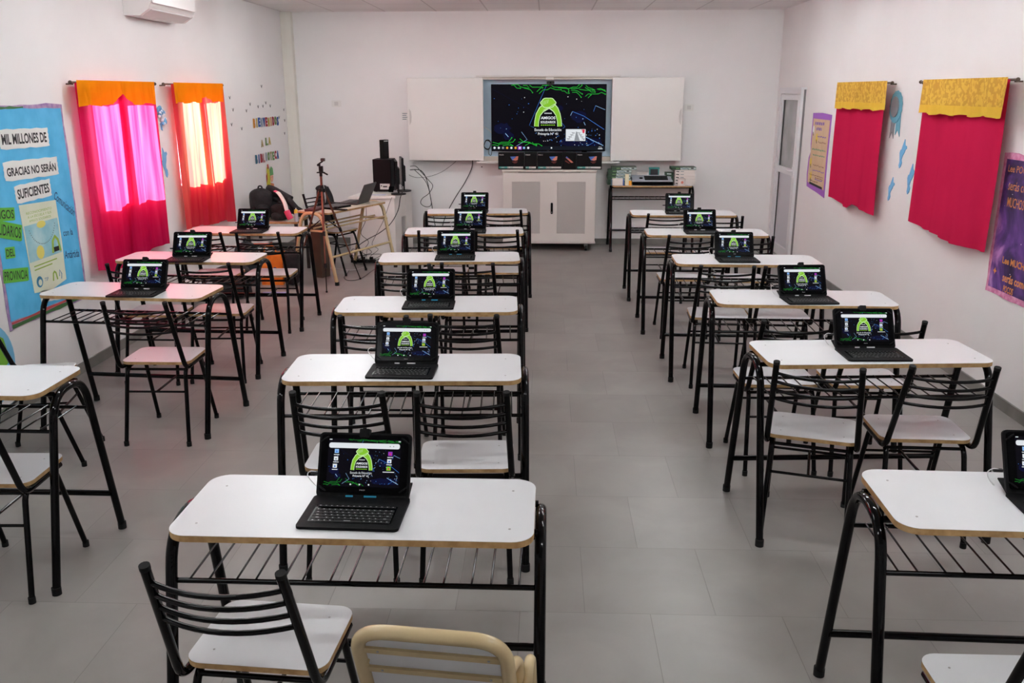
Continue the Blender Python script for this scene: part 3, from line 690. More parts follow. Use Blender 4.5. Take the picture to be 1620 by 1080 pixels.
def cloud_label(x0, x1, z0, z1, txt, col, inkm, rot=0, scal=True, bold=.01, name='lettered_label'):
    m = MB(FL_()); cx, cz_ = (x0 + x1) / 2, (z0 + z1) / 2; a, b_ = (x1 - x0) / 2, (z1 - z0) / 2
    q = random.Random(len(txt)); P = []; n = 34
    for i in range(n):
        t_ = i / n
        if scal: k = 1.12 + .16 * abs(math.sin(i * 1.9))
        else: k = 1.08
        per = t_ * 4; s = int(per); f = per - s
        e = [(-1 + 2 * f, -1), (1, -1 + 2 * f), (1 - 2 * f, 1), (-1, 1 - 2 * f)][s]
        x, y = e[0] * (a + b_ * (k - 1) * 1.2), e[1] * b_ * (k + (.1 if scal else .0))
        P.append((cx + x * math.cos(rot) - y * math.sin(rot), cz_ + x * math.sin(rot) + y * math.cos(rot)))
    if col: m.poly(P, .0065, .0085, col)
    h_ = (z1 - z0) * .72
    m.text(txt, cx + h_ / 2 * math.sin(rot), cz_ - h_ / 2 * math.cos(rot), h_, .0088 if col else .0068, inkm, w=(x1 - x0) * .95, bold=bold, align='c', rot=rot)
    pt(m, name, t)
cloud_label(5.02, 5.51, 1.515, 1.60, 'MIL MILLONES DE', cloudp, ink, R(-1), bold=.03)
cloud_label(5.02, 5.57, 1.335, 1.42, 'GRACIAS NO SERÁN', cloudp, ink, R(-1), bold=.03)
cloud_label(5.095, 5.455, 1.205, 1.285, 'SUFICIENTES', cloudp, ink, R(1), bold=.03)
cloud_label(4.80, 5.045, 1.115, 1.185, 'AMIGOS', grnp, ink, R(-6), False)
cloud_label(4.80, 5.09, 1.01, 1.10, 'SOLIDARIOS', grnp, ink, R(-15), False)
cloud_label(4.905, 4.99, .895, .955, 'DEL', grnp, ink, R(-5), False)
cloud_label(4.85, 5.09, .75, .825, 'PROVINCIA', grnp, ink, R(-8), False)
cloud_label(5.47, 5.735, 1.09, 1.165, 'Comunicación', None, navy, R(-34), False)
cloud_label(5.535, 5.655, .915, .975, 'con la', None, navy, R(-4), False)
cloud_label(5.515, 5.70, .765, .835, 'Antártida', None, navy, R(-6), False)
cloud_label(5.19, 5.42, .565, .62, 'GRACIAS', cloudp, ink, R(-8), True)
m = MB(FL_()); m.poly([(5.125, .645), (5.30, .622), (5.495, .655), (5.505, .9), (5.50, 1.165), (5.30, 1.172), (5.10, 1.18), (5.112, .9)], .0065, .0085, sheet)
skyp = noisy('printed sky', s2l(130, 190, 205), s2l(185, 215, 215), 5, .6); lime = mat('lime ink', s2l(150, 185, 70), .6); sunp = mat('printed sun', s2l(225, 215, 110), .6); inkb = mat('teal ink', s2l(50, 130, 165), .6); gtx = mat('grey ink', s2l(110, 130, 135), .6)
m.poly([(5.122, .83), (5.49, .835), (5.49, 1.055), (5.118, 1.052)], .0088, .0088, skyp)
m.disc(5.25, .875, .042, .0092, sunp, 16); m.disc(5.30, 1.04, .05, .0090, sunp, 12, .022)
for i in range(24):
    a = R(200 + i * 6.2); m.disc(5.305 + .15 * math.cos(a), 1.07 + .15 * math.sin(a), .0045, .0094, gtx, 6)
m.stroke([(5.385, .845), (5.40, .92), (5.43, .945), (5.46, .92), (5.475, .845)], .022, .0094, lime); m.poly([(5.40, .85), (5.46, .85), (5.46, .88), (5.40, .88)], .0096, .0096, ink)
for i in range(3): m.text(['RECONOCIMIENTO', 'A LA ESCUELA Y SUS', 'AMIGOS SOLIDARIOS'][i], 5.30, 1.115 - i * .024, .015, .009, lime, w=.28 - .02 * i, align='c')
for i in range(2): m.stroke([(5.16, .80 - i * .022), (5.42 - i * .06, .805 - i * .022)], .007, .009, lime)
m.disc(5.195, .70, .035, .009, inkb, 16); m.disc(5.20, .695, .02, .0092, sheet, 12); m.text('TIP', 5.25, .69, .022, .009, inkb); m.stroke([(5.345, .675), (5.355, .72), (5.37, .73), (5.385, .72), (5.395, .675)], .014, .009, lime); m.stroke([(5.42, .69), (5.43, .73), (5.45, .70), (5.44, .67)], .008, .009, inkb)
pt(m, 'printed_sheet', t)

# globe cut out low on the left wall
gl = mat('green paper', s2l(120, 180, 50), .7); gb = mat('pale blue paper', s2l(120, 190, 225), .7)
m = MB((V3((XL, 4.60, .34)), V3((0, 1, 0)), V3((0, 0, 1)), V3((1, 0, 0))))
m.disc(0, 0, .24, .003, gb, 36, z0=.001); m.poly([(-.1, .1), (.05, .19), (.16, .12), (.19, -.02), (.1, -.06), (.02, .03)], .003, .0045, gl); m.poly([(.13, -.16), (.22, -.12), (.26, -.21), (.18, -.23)], .003, .0045, gl); m.poly([(-.15, -.1), (0, -.05), (.05, -.15), (-.05, -.2)], .003, .0045, gl)
tag(m.build('paper_globe'), 'green and pale blue paper globe low on the wall, at the left picture edge', 'decoration')

# doves and rosettes
dovem = mat('sky blue paper', s2l(110, 180, 225), .6)
def dove(side, y, z, s, rot, label, mir=1):
    P = [(0, 1.0), (.10, .72), (.22, .60), (.34, .66), (.42, .50), (.28, .38), (.20, .12), (.06, -.12), (.02, -.34), (.14, -.52), (.10, -.80), (-.04, -.96), (-.16, -.80), (-.14, -.52), (-.24, -.26), (-.34, .0), (-.30, .20), (-.18, .28), (-.12, .56)]
    c_, s_ = math.cos(rot), math.sin(rot); fr = (FL_ if side == 'l' else FR_)(); u = y if side == 'l' else -y
    fr = (fr[0] + fr[1] * u + fr[2] * z, fr[1], fr[2], fr[3])
    m = MB(fr); m.poly([((mir * 1.3 * p[0] * c_ - p[1] * s_) * s, (mir * p[0] * s_ + p[1] * c_) * s) for p in P], .001, .006, dovem)
    return tag(m.build('paper_dove'), label, 'decoration', 'paper doves on the walls')
dove('r', 6.95, 1.355, .115, R(-12), 'blue paper dove directly below the round rosette')
dove('r', 6.745, 1.185, .118, R(-8), 'blue paper dove half tucked against the edge of the larger crimson curtain')
dove('r', 7.10, 1.075, .100, R(-14), 'blue paper dove, lowest of the three between the crimson curtains')
dove('l', 7.20, 1.265, .125, R(10), 'blue paper dove on the left wall between magenta and coral curtains')
ros_b = mat('teal ribbon', s2l(100, 165, 185), .6); ros_g = mat('grey ribbon', s2l(140, 145, 150), .4)
t = thing('award_rosette', 'blue and grey round rosette with two tails between the crimson curtains', 'decoration', (XR, 7.17, 1.70))
fr = (V3((0, 0, 0)), V3((0, -1, 0)), V3((0, 0, 1)), V3((-1, 0, 0)))
MB(fr).poly([(.02, -.02), (.10, -.04), (.12, -.22), (.07, -.17), (.03, -.21)], .001, .005, ros_b).poly([(-.07, -.04), (0, -.05), (-.0, -.24), (-.04, -.19), (-.08, -.24)], .001, .005, ros_g).build('ribbon_tails', t)
m = MB(fr); n = 30; m.poly([((.118 + .006 * (i % 2)) * math.cos(2 * PI * i / n), (.118 + .006 * (i % 2)) * 1.0 * math.sin(2 * PI * i / n)) for i in range(n)], .005, .010, ros_b); m.build('rosette_ring', t)
MB(fr).disc(-.01, 0, .078, .016, ros_g, 28, z0=.010).build('rosette_centre', t)
t = thing('paper_flower', 'blue and white paper flower wreath between the two left curtains', 'decoration', (XL, 7.20, 1.64))
fr = (V3((0, 0, 0)), V3((0, 1, 0)), V3((0, 0, 1)), V3((1, 0, 0)))
q = random.Random(4); m = MB(fr); wm = mat('white tissue', s2l(225, 232, 240), .7)
for i in range(26):
    a = q.uniform(0, 2 * PI); r_ = q.uniform(.02, .075); cx, cz_ = r_ * math.cos(a), r_ * 1.15 * math.sin(a)
    m.ball((cx, cz_, .018), q.uniform(.012, .024), q.uniform(.012, .024), .012, dovem if i % 2 else wm, 7, 5)
m.build('petals', t); MB(fr).poly([(-.01, -.06), (.015, -.06), (.02, -.12), (-.005, -.11)], .001, .006, dovem).build('ribbon', t)

# purple bordered beige chart beside the door
t = thing('wall_chart', 'beige handwritten chart with purple border between the door and crimson curtain', 'poster', (XR, 9.06, .85)); inv = Matrix.Translation(-t.location)
pur = mat('purple paper', s2l(160, 95, 195), .6); bei = noisy('beige paper', s2l(206, 176, 140), s2l(216, 188, 154), 6, .7, .3, 12); pinkink = mat('violet ink', s2l(130, 95, 170), .6); tanink = mat('brown ink', s2l(150, 110, 80), .6); greeni = mat('green ink', s2l(110, 150, 110), .6); yel = mat('yellow paper', s2l(225, 195, 70), .6)
m = MB(FR_()); m.poly([(-9.37, .87), (-9.2, .855), (-8.98, .84), (-8.755, .815), (-8.765, 1.2), (-8.75, 1.60), (-9.05, 1.612), (-9.36, 1.605), (-9.355, 1.3), (-9.33, 1.22), (-9.385, 1.16), (-9.40, 1.0)], .001, .005, pur)
m.poly([(-9.345, .915), (-9.1, .905), (-8.79, .885), (-8.80, 1.2), (-8.785, 1.55), (-9.325, 1.552), (-9.32, 1.25), (-9.345, 1.13), (-9.355, 1.0)], .005, .0065, bei); pt(m, 'paper_sheet', t)
m = MB(FR_()); q = random.Random(9)
rows = [(1.51, pinkink, -9.25, -8.95, .028), (1.455, pinkink, -9.2, -9.02, .028), (1.385, pinkink, -9.15, -8.85, .012), (1.33, tanink, -9.1, -8.84, .012), (1.255, greeni, -9.28, -8.84, .014), (1.20, greeni, -9.24, -8.84, .012), (1.10, tanink, -9.2, -8.84, .010), (1.05, pinkink, -9.2, -8.83, .010), (1.0, tanink, -9.3, -8.84, .010), (.98, tanink, -9.1, -8.84, .010), (.965, pinkink, -9.1, -8.85, .012), (.94, tanink, -9.28, -9.0, .012)]
for z, mt, a, b_, hh in rows:
    x = a
    while x < b_: w_ = q.uniform(.02, .06); m.stroke([(x, z + q.uniform(-.004, .004)), (min(x + w_, b_), z + q.uniform(-.004, .004))], hh, .0068, mt); x += w_ + .014
m.stroke([(-9.28, .915), (-8.84, .898)], .022, .0068, ink)
for (x, z) in ((-9.29, 1.44), (-9.16, 1.37), (-9.29, 1.12), (-9.25, .985)): m.disc(x, z, .034, .0068, yel if z < 1.4 else cloudp, 12, .045); m.stroke([(x - .01, z - .02), (x + .012, z - .055)], .016, .007, ink)
pt(m, 'handwriting', t)

# galaxy poster at the right edge
t = thing('galaxy_poster', 'purple galaxy poster with orange handwriting and pink border, right picture edge', 'poster', (XR, 5.03, .65)); inv = Matrix.Translation(-t.location)
gal = mat('galaxy print', (.05, .02, .1), .45); nt = gal.node_tree; N = nt.nodes; L = nt.links; b = N['Principled BSDF']
tc = N.new('ShaderNodeTexCoord'); no = N.new('ShaderNodeTexNoise'); no.inputs['Scale'].default_value = 3.2; no.inputs['Detail'].default_value = 6; no.inputs['Distortion'].default_value = .8; L.new(tc.outputs['Object'], no.inputs['Vector'])
rp = N.new('ShaderNodeValToRGB'); e = rp.color_ramp.elements; e[0].position = .36; e[0].color = (*s2l(42, 32, 66), 1); e[1].position = .66; e[1].color = (*s2l(196, 140, 205), 1)
k = rp.color_ramp.elements.new(.46); k.color = (*s2l(74, 52, 110), 1); k = rp.color_ramp.elements.new(.55); k.color = (*s2l(110, 70, 150), 1)
L.new(no.outputs['Fac'], rp.inputs[0]); L.new(rp.outputs[0], b.inputs['Base Color'])
pinkb = noisy('pink border', s2l(205, 120, 160), s2l(225, 160, 195), 30, .6, .4, 60); orink = mat('orange ink', s2l(215, 140, 70), .6)
x0, x1 = -5.41, -4.66
m = MB(FR_()); m.poly(wobble(x0, x1, .642, 1.468, .006, 12), .001, .005, pinkb); m.poly([(x0 + .03, .675), (x1 - .03, .675), (x1 - .03, 1.435), (x0 + .035, 1.435)], .005, .0065, gal); pt(m, 'printed_sheet', t)
m = MB(FR_())
for txt, x, z, h_, bd in (('Lee POCO y', -5.345, 1.352, .052, 0), ('serás como', -5.315, 1.262, .050, 0), ('MUCHOS', -5.30, 1.165, .056, .005), ('Lee MUCHO y', -5.255, .826, .054, .03), ('serás como', -5.225, .736, .048, .025), ('POCOS', -5.20, .677, .040, .03)): m.text(txt, x, z, h_, .0068, orink, w=h_ * len(txt) * .56, bold=bd)
q = random.Random(2)
for _ in range(30): m.disc(q.uniform(x0 + .05, x1 - .05), q.uniform(.69, 1.42), q.uniform(.0015, .004), .0068, cloudp, 6)
m.poly([(-5.325, .80), (-5.318, .785), (-5.305, .778), (-5.318, .771), (-5.325, .756), (-5.332, .771), (-5.345, .778), (-5.332, .785)], .0068, .0068, orink); pt(m, 'handwriting', t)

# paper letters and birds on the left wall
LC = {'o': s2l(222, 150, 50), 'y': s2l(190, 170, 70), 'b': s2l(40, 90, 170), 'g': s2l(150, 165, 180), 'r': s2l(175, 40, 60), 'l': s2l(110, 150, 80), 't': s2l(180, 160, 110), 'e': s2l(30, 110, 140), 'p': s2l(200, 140, 140), 'n': s2l(40, 130, 110)}
CN = {'o': 'orange', 'y': 'mustard', 'b': 'blue', 'g': 'pale grey', 'r': 'dark red', 'l': 'green', 't': 'tan', 'e': 'teal', 'p': 'pink', 'n': 'green'}
def word(txt, cols, ya, yb, z0, z1, wname):
    n = len(txt); st = (yb - ya) / n; q = random.Random(n); seen = {}
    nl = [i for i, c in enumerate(txt) if c != ' ']
    for j, i in enumerate(nl):
        c = txt[i]; m = MB((V3((XL, 0, 0)), V3((0, 1, 0)), V3((0, 0, 1)), V3((1, 0, 0)))); mt = mat('letter ' + CN[cols[j]], LC[cols[j]], .6)
        m.text(c, ya + st * (i + .5), z0 + q.uniform(-.006, .006), z1 - z0, .007, mt, w=st * (.26 if c == 'I' else .74), bold=.05, align='c', ext=.005)
        lab = 'letter %s cut from %s paper, %s letter of the word %s' % (c, CN[cols[j]], ['first', 'second', 'third', 'fourth', 'fifth', 'sixth', 'seventh', 'eighth', 'ninth', 'tenth', 'eleventh'][j], wname)
        tag(m.build('paper_letter'), lab, 'letter', 'cut paper letters on the left wall')
word('BIENVENIDOS', 'oybgbryorlb'.replace('o', 'o'), 9.49, 10.42, 1.452, 1.550, 'bienvenidos')
word('A', 't', 9.70, 9.80, 1.245, 1.322, 'a'); word('LA', 'ny', 9.86, 10.07, 1.245, 1.328, 'la')
word('BIBLIOTECA', 'ebrpgltnrb', 9.47, 10.33, 1.078, 1.172, 'biblioteca')
for y, z in [(9.883, 1.879), (8.855, 1.767), (8.921, 1.65), (9.32, 1.632), (8.842, 1.511), (9.132, 1.46), (9.454, 1.696), (9.712, 1.667), (9.881, 1.67), (9.991, 1.704), (10.144, 1.669), (10.662, 1.617), (10.666, 1.495), (10.45, 1.535), (10.628, 1.346)]:
    fr = (V3((XL, y, z)), V3((0, 1, 0)), V3((0, 0, 1)), V3((1, 0, 0)))
    m = MB(fr); a = .022
    m.poly([(-a, a * .75), (-a * .35, a * .1), (0, -a * .2), (a * .35, a * .15), (a, a * .8), (a * .3, a * -.25), (0, -a * .7), (-a * .35, -a * .2)], .001, .004, ink)
    tag(m.build('paper_bird'), 'tiny black paper bird on the left wall around the word bienvenidos', 'decoration', 'tiny black birds above the paper letters')
# generic reading child cut out
t = thing('paper_figure', 'small cut out child in yellow with red and green, below the word biblioteca', 'decoration', (XL, 9.94, .865)); fr = (V3((0, 0, 0)), V3((0, 1, 0)), V3((0, 0, 1)), V3((1, 0, 0)))
yk = mat('yellow card', s2l(205, 200, 50), .6); sk = mat('skin tone card', s2l(225, 165, 140), .6); gk = mat('green card', s2l(90, 160, 90), .6); rk_ = mat('red card', s2l(170, 60, 50), .6)
MB(fr).poly([(-.12, -.22), (-.02, -.22), (0, .02), (-.02, .15), (-.09, .15), (-.13, .0)], .001, .005, yk).build('body', t)
MB(fr).poly([(-.14, -.02), (-.1, .02), (-.1, .09), (-.14, .06)], .004, .007, rk_).poly([(-.08, .13), (-.03, .13), (-.04, .18), (-.08, .18)], .004, .007, rk_).build('sleeves', t)
m = MB(fr); m.disc(.05, .03, .055, .008, sk, 16, z0=.005); m.disc(.04, .03, .006, .009, ink, 6); m.disc(.075, .03, .006, .009, ink, 6); m.build('head', t)
MB(fr).poly([(-.01, .05), (.11, .05), (.10, .12), (.05, .15), (0, .12)], .008, .010, gk).build('cap', t)
MB(fr).poly([(-.01, -.2), (.12, -.2), (.11, -.05), (0, -.03)], .005, .008, mat('orange card', s2l(215, 130, 90), .6)).build('book', t)

# ------------------------------------------------------------------ whiteboard cupboard with the television
board_m = mat('whiteboard enamel', s2l(222, 220, 216), .35); rec_glow_m = mat('recess panel with screen glow', s2l(200, 226, 244), .2); rail_m = mat('anodised rail', s2l(190, 182, 172), .35, .4)  # blue glow of the television is put into the recess colour
t = thing('whiteboard_cupboard', 'wide white wall cupboard with two open whiteboard doors around the television', 'cupboard', (0, YB, 0))
y = lambda d: -d
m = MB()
m.box(-.775, .765, y(.035), y(.002), 1.035, 1.975, rec_glow_m)
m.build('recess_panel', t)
m = MB()
for x0, x1 in ((-.80, -.765), (.755, .79)): m.box(x0, x1, y(.145), y(.002), 1.02, 1.985, board_m)
m.build('side_walls', t)
MB().box(-.835, .845, y(.205), y(.002), 1.985, 2.003, board_m).build('top_rail', t)
MB().box(-.765, -.02, y(.16), y(.05), 1.955, 1.985, rail_m).box(.07, .755, y(.16), y(.05), 1.955, 1.985, rail_m).box(-.02, .07, y(.17), y(.05), 1.95, 1.985, board_m).build('sliding_track', t)
MB().box(-.835, .86, y(.21), y(.002), 1.0, 1.02, board_m).build('bottom_rail', t)
MB().box(-.765, .755, y(.13), y(.036), 1.02, 1.07, rail_m).build('lower_track', t)
for nm, x0, x1, hx in (('l', -1.645, -.752, -1.625), ('r', .752, 1.578, 1.56)):
    d = MB().box(x0, x1, y(.195), y(.165), 1.03, 1.975, board_m, .003).build('whiteboard_door', t)
    m = MB((V3((hx, y(.196), 1.535)), V3((1, 0, 0)), V3((0, 0, 1)), V3((0, -1, 0))))
    sg = 1 if nm == 'l' else -1
    m.poly([(0, -.095), (sg * .020, -.06), (sg * .026, 0), (sg * .020, .06), (0, .095)], 0, .006, grey_m); o = m.build('door_handle', d)
    m = MB(); m.box(x0 + .05, x0 + .10, y(.165), y(.01), 1.03, 1.05, board_m).box(x1 - .10, x1 - .05, y(.165), y(.01), 1.03, 1.05, board_m).build('door_bracket', t)

t = thing('television', 'large flat television showing a green arms logo and school name on black', 'television', (.014, YB - .11, 1.52))
MB().box(-.677, .677, -.018, .03, -.385, .383, bez_m, .006).build('tv_body', t)
fr = (V3((0, -.0205, .006)), V3((1, 0, 0)), V3((0, 0, 1)), V3((0, -1, 0)))
m = tv_picture(1.343, .755); m.fr = None
v = m.v; m.v = [tuple(fr[0] + fr[1] * p[0] + fr[2] * p[1] + fr[3] * p[2]) for p in v]; m.build('screen', t)
MB().box(.40, .46, -.014, .0, -.396, -.384, bez_m).build('sensor', t)
MB((V3((0, -.020, -.3795)), V3((1, 0, 0)), V3((0, 0, 1)), V3((0, -1, 0)))).text('PHILCO', 0, -.002, .006, .001, keyl_m, align='c').build('brand_mark', t)
t = thing('webcam', 'small black webcam clipped on top of the television', 'camera', (.035, YB - .135, 1.905))
MB().box(-.045, .045, -.012, .014, 0, .030, mat('webcam shell', (.01, .01, .01), .4), .005).build('webcam_body', t)
MB().cyl((0, -.012, .015), .010, -.004, bez_m, 'y').build('lens', t); MB().box(-.02, .02, -.004, .02, -.02, 0, cable_m).build('clip', t)
m = MB(); q = random.Random(5)
m.tube([(-.715 + .040 * math.cos(a) + .004 * math.sin(3 * a), YB - .06, 1.20 + .055 * math.sin(a) + .004 * a / 6) for a in [i * .45 for i in range(46)]], .0035, cable_m, 6, caps=True)
m.tube(smoothp([(-.70, YB - .055, 1.15), (-.70, YB - .055, 1.10), (-.67, YB - .055, 1.09), (-.655, YB - .055, 1.24)]), .003, cable_m, 6); tag(m.build('coiled_cable'), 'coiled black cable in the gap left of the television', 'cable')
m = MB(); m.tube(smoothp([(-.76, YB - .06, 1.42), (-.72, YB - .07, 1.395), (-.69, YB - .06, 1.375), (-.665, YB - .05, 1.34)]), .004, wcable_m, 6); tag(m.build('white_cable'), 'short white cable beside the television, above the coiled black one', 'cable')

# ------------------------------------------------------------------ boxed tablets on the steel cabinet
cart = mat('black carton', (.004, .004, .0045), .5, spec=.12); teal_s = mat('teal print', s2l(70, 150, 140), .5); whs = mat('white print', s2l(200, 198, 192), .5); b1 = mat('blue print', s2l(70, 110, 190), .4); b2 = mat('pink print', s2l(215, 130, 110), .4); b3 = mat('dark red print', s2l(110, 35, 30), .5)
BX = [(-.566, -.263, 0, 'leftmost'), (-.259, -.116, 1, 'narrow, second from left'), (-.112, .178, 0, 'middle one'), (.182, .338, 2, 'plain narrow, second from right'), (.342, .636, 0, 'rightmost')]
for x0, x1, kind, nm in BX:
    w_ = x1 - x0; t = thing('tablet_box', 'black tablet carton on the steel cabinet, %s of the five' % nm, 'box', ((x0 + x1) / 2, YB - .43, .949), 0, 'black tablet cartons under the television')
    MB().box(-w_ / 2, w_ / 2, -.03, .06 if kind == 0 else .15, 0, .19, cart, .002).build('carton', t)
    m = MB((V3((-w_ / 2, -.0305, 0)), V3((1, 0, 0)), V3((0, 0, 1)), V3((0, -1, 0))))
    if kind != 2:
        m.text('PHILCO', .012, .160, .012, .0004, whs, bold=.04)
        m.poly([(.012, .012), (w_ * .35, .012), (w_ * .35, .032), (.012, .032)], .0003, .0003, teal_s); m.poly([(w_ * .35, .012), (w_ - .012, .012), (w_ - .012, .032), (w_ * .35, .032)], .0003, .0003, whs)
        for i in range(3): m.stroke([(w_ * .12 + .05 * i * w_ / .3, .022), (w_ * .12 + (.05 * i + .035) * w_ / .3, .022)], .006, .0006, whs if i == 0 else teal_s)
    if kind == 0:
        m.poly([(.14, .145), (.235, .150), (.228, .108), (.205, .100), (.165, .105)], .0003, .0003, b1); m.poly([(.17, .108), (.205, .100), (.228, .108), (.235, .15), (.215, .149)], .0005, .0005, b2); m.stroke([(.165, .085), (.225, .088)], .008, .0003, b3); m.stroke([(.18, .073), (.215, .075)], .006, .0003, b3)
    if kind == 2:
        m.poly([(.035, .135), (.055, .14), (.125, .08), (.10, .075)], .0003, .0003, b2); m.poly([(.035, .135), (.045, .15), (.08, .12)], .0005, .0005, b1); m.stroke([(.03, .1), (.08, .07)], .012, .0003, b3)
    m.build('printed_front', t)
# steel cabinet
cab_m = mat('pale grey steel', s2l(206, 202, 196), .42); mesh_m = mat('perforated steel', s2l(152, 149, 144), .5)
nt = mesh_m.node_tree; N = nt.nodes; L = nt.links; b = N['Principled BSDF']; tc = N.new('ShaderNodeTexCoord'); mp = N.new('ShaderNodeMapping'); mp.inputs['Scale'].default_value = (110, 1, 110); L.new(tc.outputs['Object'], mp.inputs[0])
vo = N.new('ShaderNodeTexVoronoi'); vo.inputs['Randomness'].default_value = 0; L.new(mp.outputs[0], vo.inputs['Vector']); lt = N.new('ShaderNodeMath'); lt.operation = 'LESS_THAN'; lt.inputs[1].default_value = .33; L.new(vo.outputs['Distance'], lt.inputs[0])
mx = N.new('ShaderNodeMix'); mx.data_type = 'RGBA'; L.new(lt.outputs[0], mx.inputs[0]); mx.inputs[6].default_value = (*s2l(196, 193, 188), 1); mx.inputs[7].default_value = (*s2l(105, 102, 98), 1); L.new(mx.outputs[2], b.inputs['Base Color'])
t = thing('steel_cabinet', 'pale grey steel charging cabinet with two perforated doors under the television', 'cabinet', (.03, YB - .51, 0))
m = MB(); m.box(-.54, .54, .012, .48, .10, .92, cab_m); m.box(-.552, .552, -.006, .49, .925, .948, cab_m, .004); m.box(-.548, .548, -.002, .49, .092, .105, cab_m); m.build('cabinet_body', t)
m = MB(); m.box(-.36, .36, -.0065, -.0055, .915, .923, mat('groove', s2l(130, 127, 122), .5)).build('top_groove', t)
for x0, x1, px0, px1 in ((-.535, -.006, -.435, -.106), (-.002, .528, .092, .422)):
    m = MB(); zt, zb_ = .912, .112
    m.box(x0, px0, -.004, .012, zb_, zt, cab_m); m.box(px1, x1, -.004, .012, zb_, zt, cab_m); m.box(px0, px1, -.004, .012, .812, zt, cab_m); m.box(px0, px1, -.004, .012, zb_, .207, cab_m)
    d = m.build('cabinet_door', t); MB().box(px0, px1, .003, .006, .207, .812, mesh_m).build('perforated_panel', d)
m = MB((V3((.032, -.004, .506)), V3((1, 0, 0)), V3((0, 0, 1)), V3((0, -1, 0)))); m.poly(rrect(-.013, .013, -.066, .066, .012, 4), 0, .012, bez_m); m.disc(0, -.045, .006, .014, screw_m, 10, z0=.012); m.build('swing_handle', t)
for x in (-.47, .44):
    for yy in (.05, .42):
        m = MB(); m.box(x - .02, x + .02, yy - .02, yy + .02, .05, .095, screw_m); m.cyl((x - .012, yy, .034), .034, .024, rub_m, 'x', 18); m.cyl((x - .014, yy, .034), .014, .028, screw_m, 'x', 12); m.build('caster', t)

# ------------------------------------------------------------------ things on the desk by the back wall
gbx = mat('green carton', s2l(38, 70, 48), .5); gb2 = mat('pale printed carton', s2l(190, 208, 204), .5); tl = mat('slate print', s2l(80, 110, 125), .5); wbx = mat('white carton', s2l(222, 214, 208), .5)
def stackbox(x0, x1, z, kind, label, grp, yf=10.50):
    t = thing('supply_box', label, 'box', ((x0 + x1) / 2, yf, z), 0, grp); w_ = x1 - x0; hgt = .0345
    if kind == 'g':
        MB().box(-w_ / 2, w_ / 2, 0, .20, 0, hgt - .001, gbx).build('carton', t)
        m = MB((V3((0, -.0004, 0)), V3((1, 0, 0)), V3((0, 0, 1)), V3((0, -1, 0))))
        q = random.Random(int(z * 1000)); a = -w_ / 2 + w_ * .36
        m.poly([(a, .004), (w_ / 2 - .002, .004), (w_ / 2 - .002, hgt - .004), (a, hgt - .004)], 0, 0, gb2)
        m.stroke([(a + .005, .026), (a + .04, .016), (a + .07, .022), (a + .1, .01)], .008, .0004, tl); m.stroke([(w_ / 2 - .06, .02), (w_ / 2 - .03, .02)], .012, .0004, ink)
        m.stroke([(-w_ / 2 + .05, .018), (-w_ / 2 + .09, .018)], .010, .0004, mat('lime print', s2l(110, 150, 100), .5)); m.build('printed_front', t)
    else:
        MB().box(-w_ / 2, w_ / 2, 0, .20, 0, hgt - .001, wbx).build('carton', t)
        m = MB((V3((0, -.0004, 0)), V3((1, 0, 0)), V3((0, 0, 1)), V3((0, -1, 0))))
        m.stroke([(-w_ / 2 + .01, .02), (-w_ / 2 + .045, .016)], .010, 0, ink); m.stroke([(-w_ / 2 + .06, .018), (-w_ / 2 + .10, .018)], .007, 0, gtx); m.build('printed_front', t)
nms = ['bottom', 'second from bottom', 'third from bottom', 'fourth from bottom', 'fifth from bottom', 'top']
for i in range(6):
    dx = [0, .004, -.003, .002, .006, .05][i]
    stackbox(.715 + dx, .985 + dx * 1.3, DH + .0345 * i, 'g', 'green and white carton, %s of the left stack on the back wall desk' % nms[i], 'cartons in the left stack')
for i in range(6):
    if i == 0: stackbox(1.50, 1.735, DH, 'w', 'white carton, bottom of the right stack on the back wall desk', 'cartons in the right stack')
    elif i < 5: stackbox(1.50, 1.74 - .004 * i, DH + .0345 * i, 'w', 'white carton, %s of the right stack on the back wall desk' % nms[i], 'cartons in the right stack')
    else: stackbox(1.455, 1.74, DH + .0345 * 5, 'g', 'green and white carton, top of the right stack on the back wall desk', 'cartons in the right stack')
for i in range(4):
    t = thing('supply_box', 'small green carton, %s of the short pile beside the right stack' % ['bottom', 'second from bottom', 'third from bottom', 'top'][i], 'box', (1.445, 10.58, DH + .0345 * i), 0, 'small green cartons beside the right stack')
    MB().box(-.045, .045, 0, .12, 0, .0335, gbx).build('carton', t); MB((V3((0, -.0004, 0)), V3((1, 0, 0)), V3((0, 0, 1)), V3((0, -1, 0)))).stroke([(-.03, .018), (.02, .016)], .012, 0, gb2).build('printed_front', t)
t = thing('tissue_tub', 'white square tub with blue sides at left end of the back wall desk', 'tub', (.825, 10.44, DH)); MB().box(-.062, .062, -.03, .03, 0, .082, wbx, .008).build('tub_body', t); MB().box(-.075, -.062, -.025, .03, 0, .07, tl, .004).box(.062, .075, -.025, .03, 0, .07, b1, .004).build('side_bands', t)
t = thing('tissue_tub', 'white round tub with red print at right end of the back wall desk', 'tub', (1.57, 10.44, DH)); MB().cyl((0, 0, 0), .045, .078, wbx, seg=20).build('tub_body', t); MB((V3((0, -.0455, .04)), V3((1, 0, 0)), V3((0, 0, 1)), V3((0, -1, 0)))).disc(0, 0, .016, 0, b2, 12).build('printed_mark', t)
tag(MB((V3((.935, 10.45, DH)), V3((1, 0, 0)), V3((0, 0, 1)), V3((0, -1, 0)))).box(-.022, .022, 0, .13, -.02, .02, mat('cream carton', s2l(226, 222, 190), .5), .003).build('upright_box'), 'tall narrow cream box between the left stack and the grey machine', 'box')
tag(MB().cyl((.975, 10.44, DH), .018, .055, mat('orange plastic', s2l(235, 165, 60), .4), seg=14).build('glue_bottle'), 'little orange bottle beside the grey machine', 'bottle')
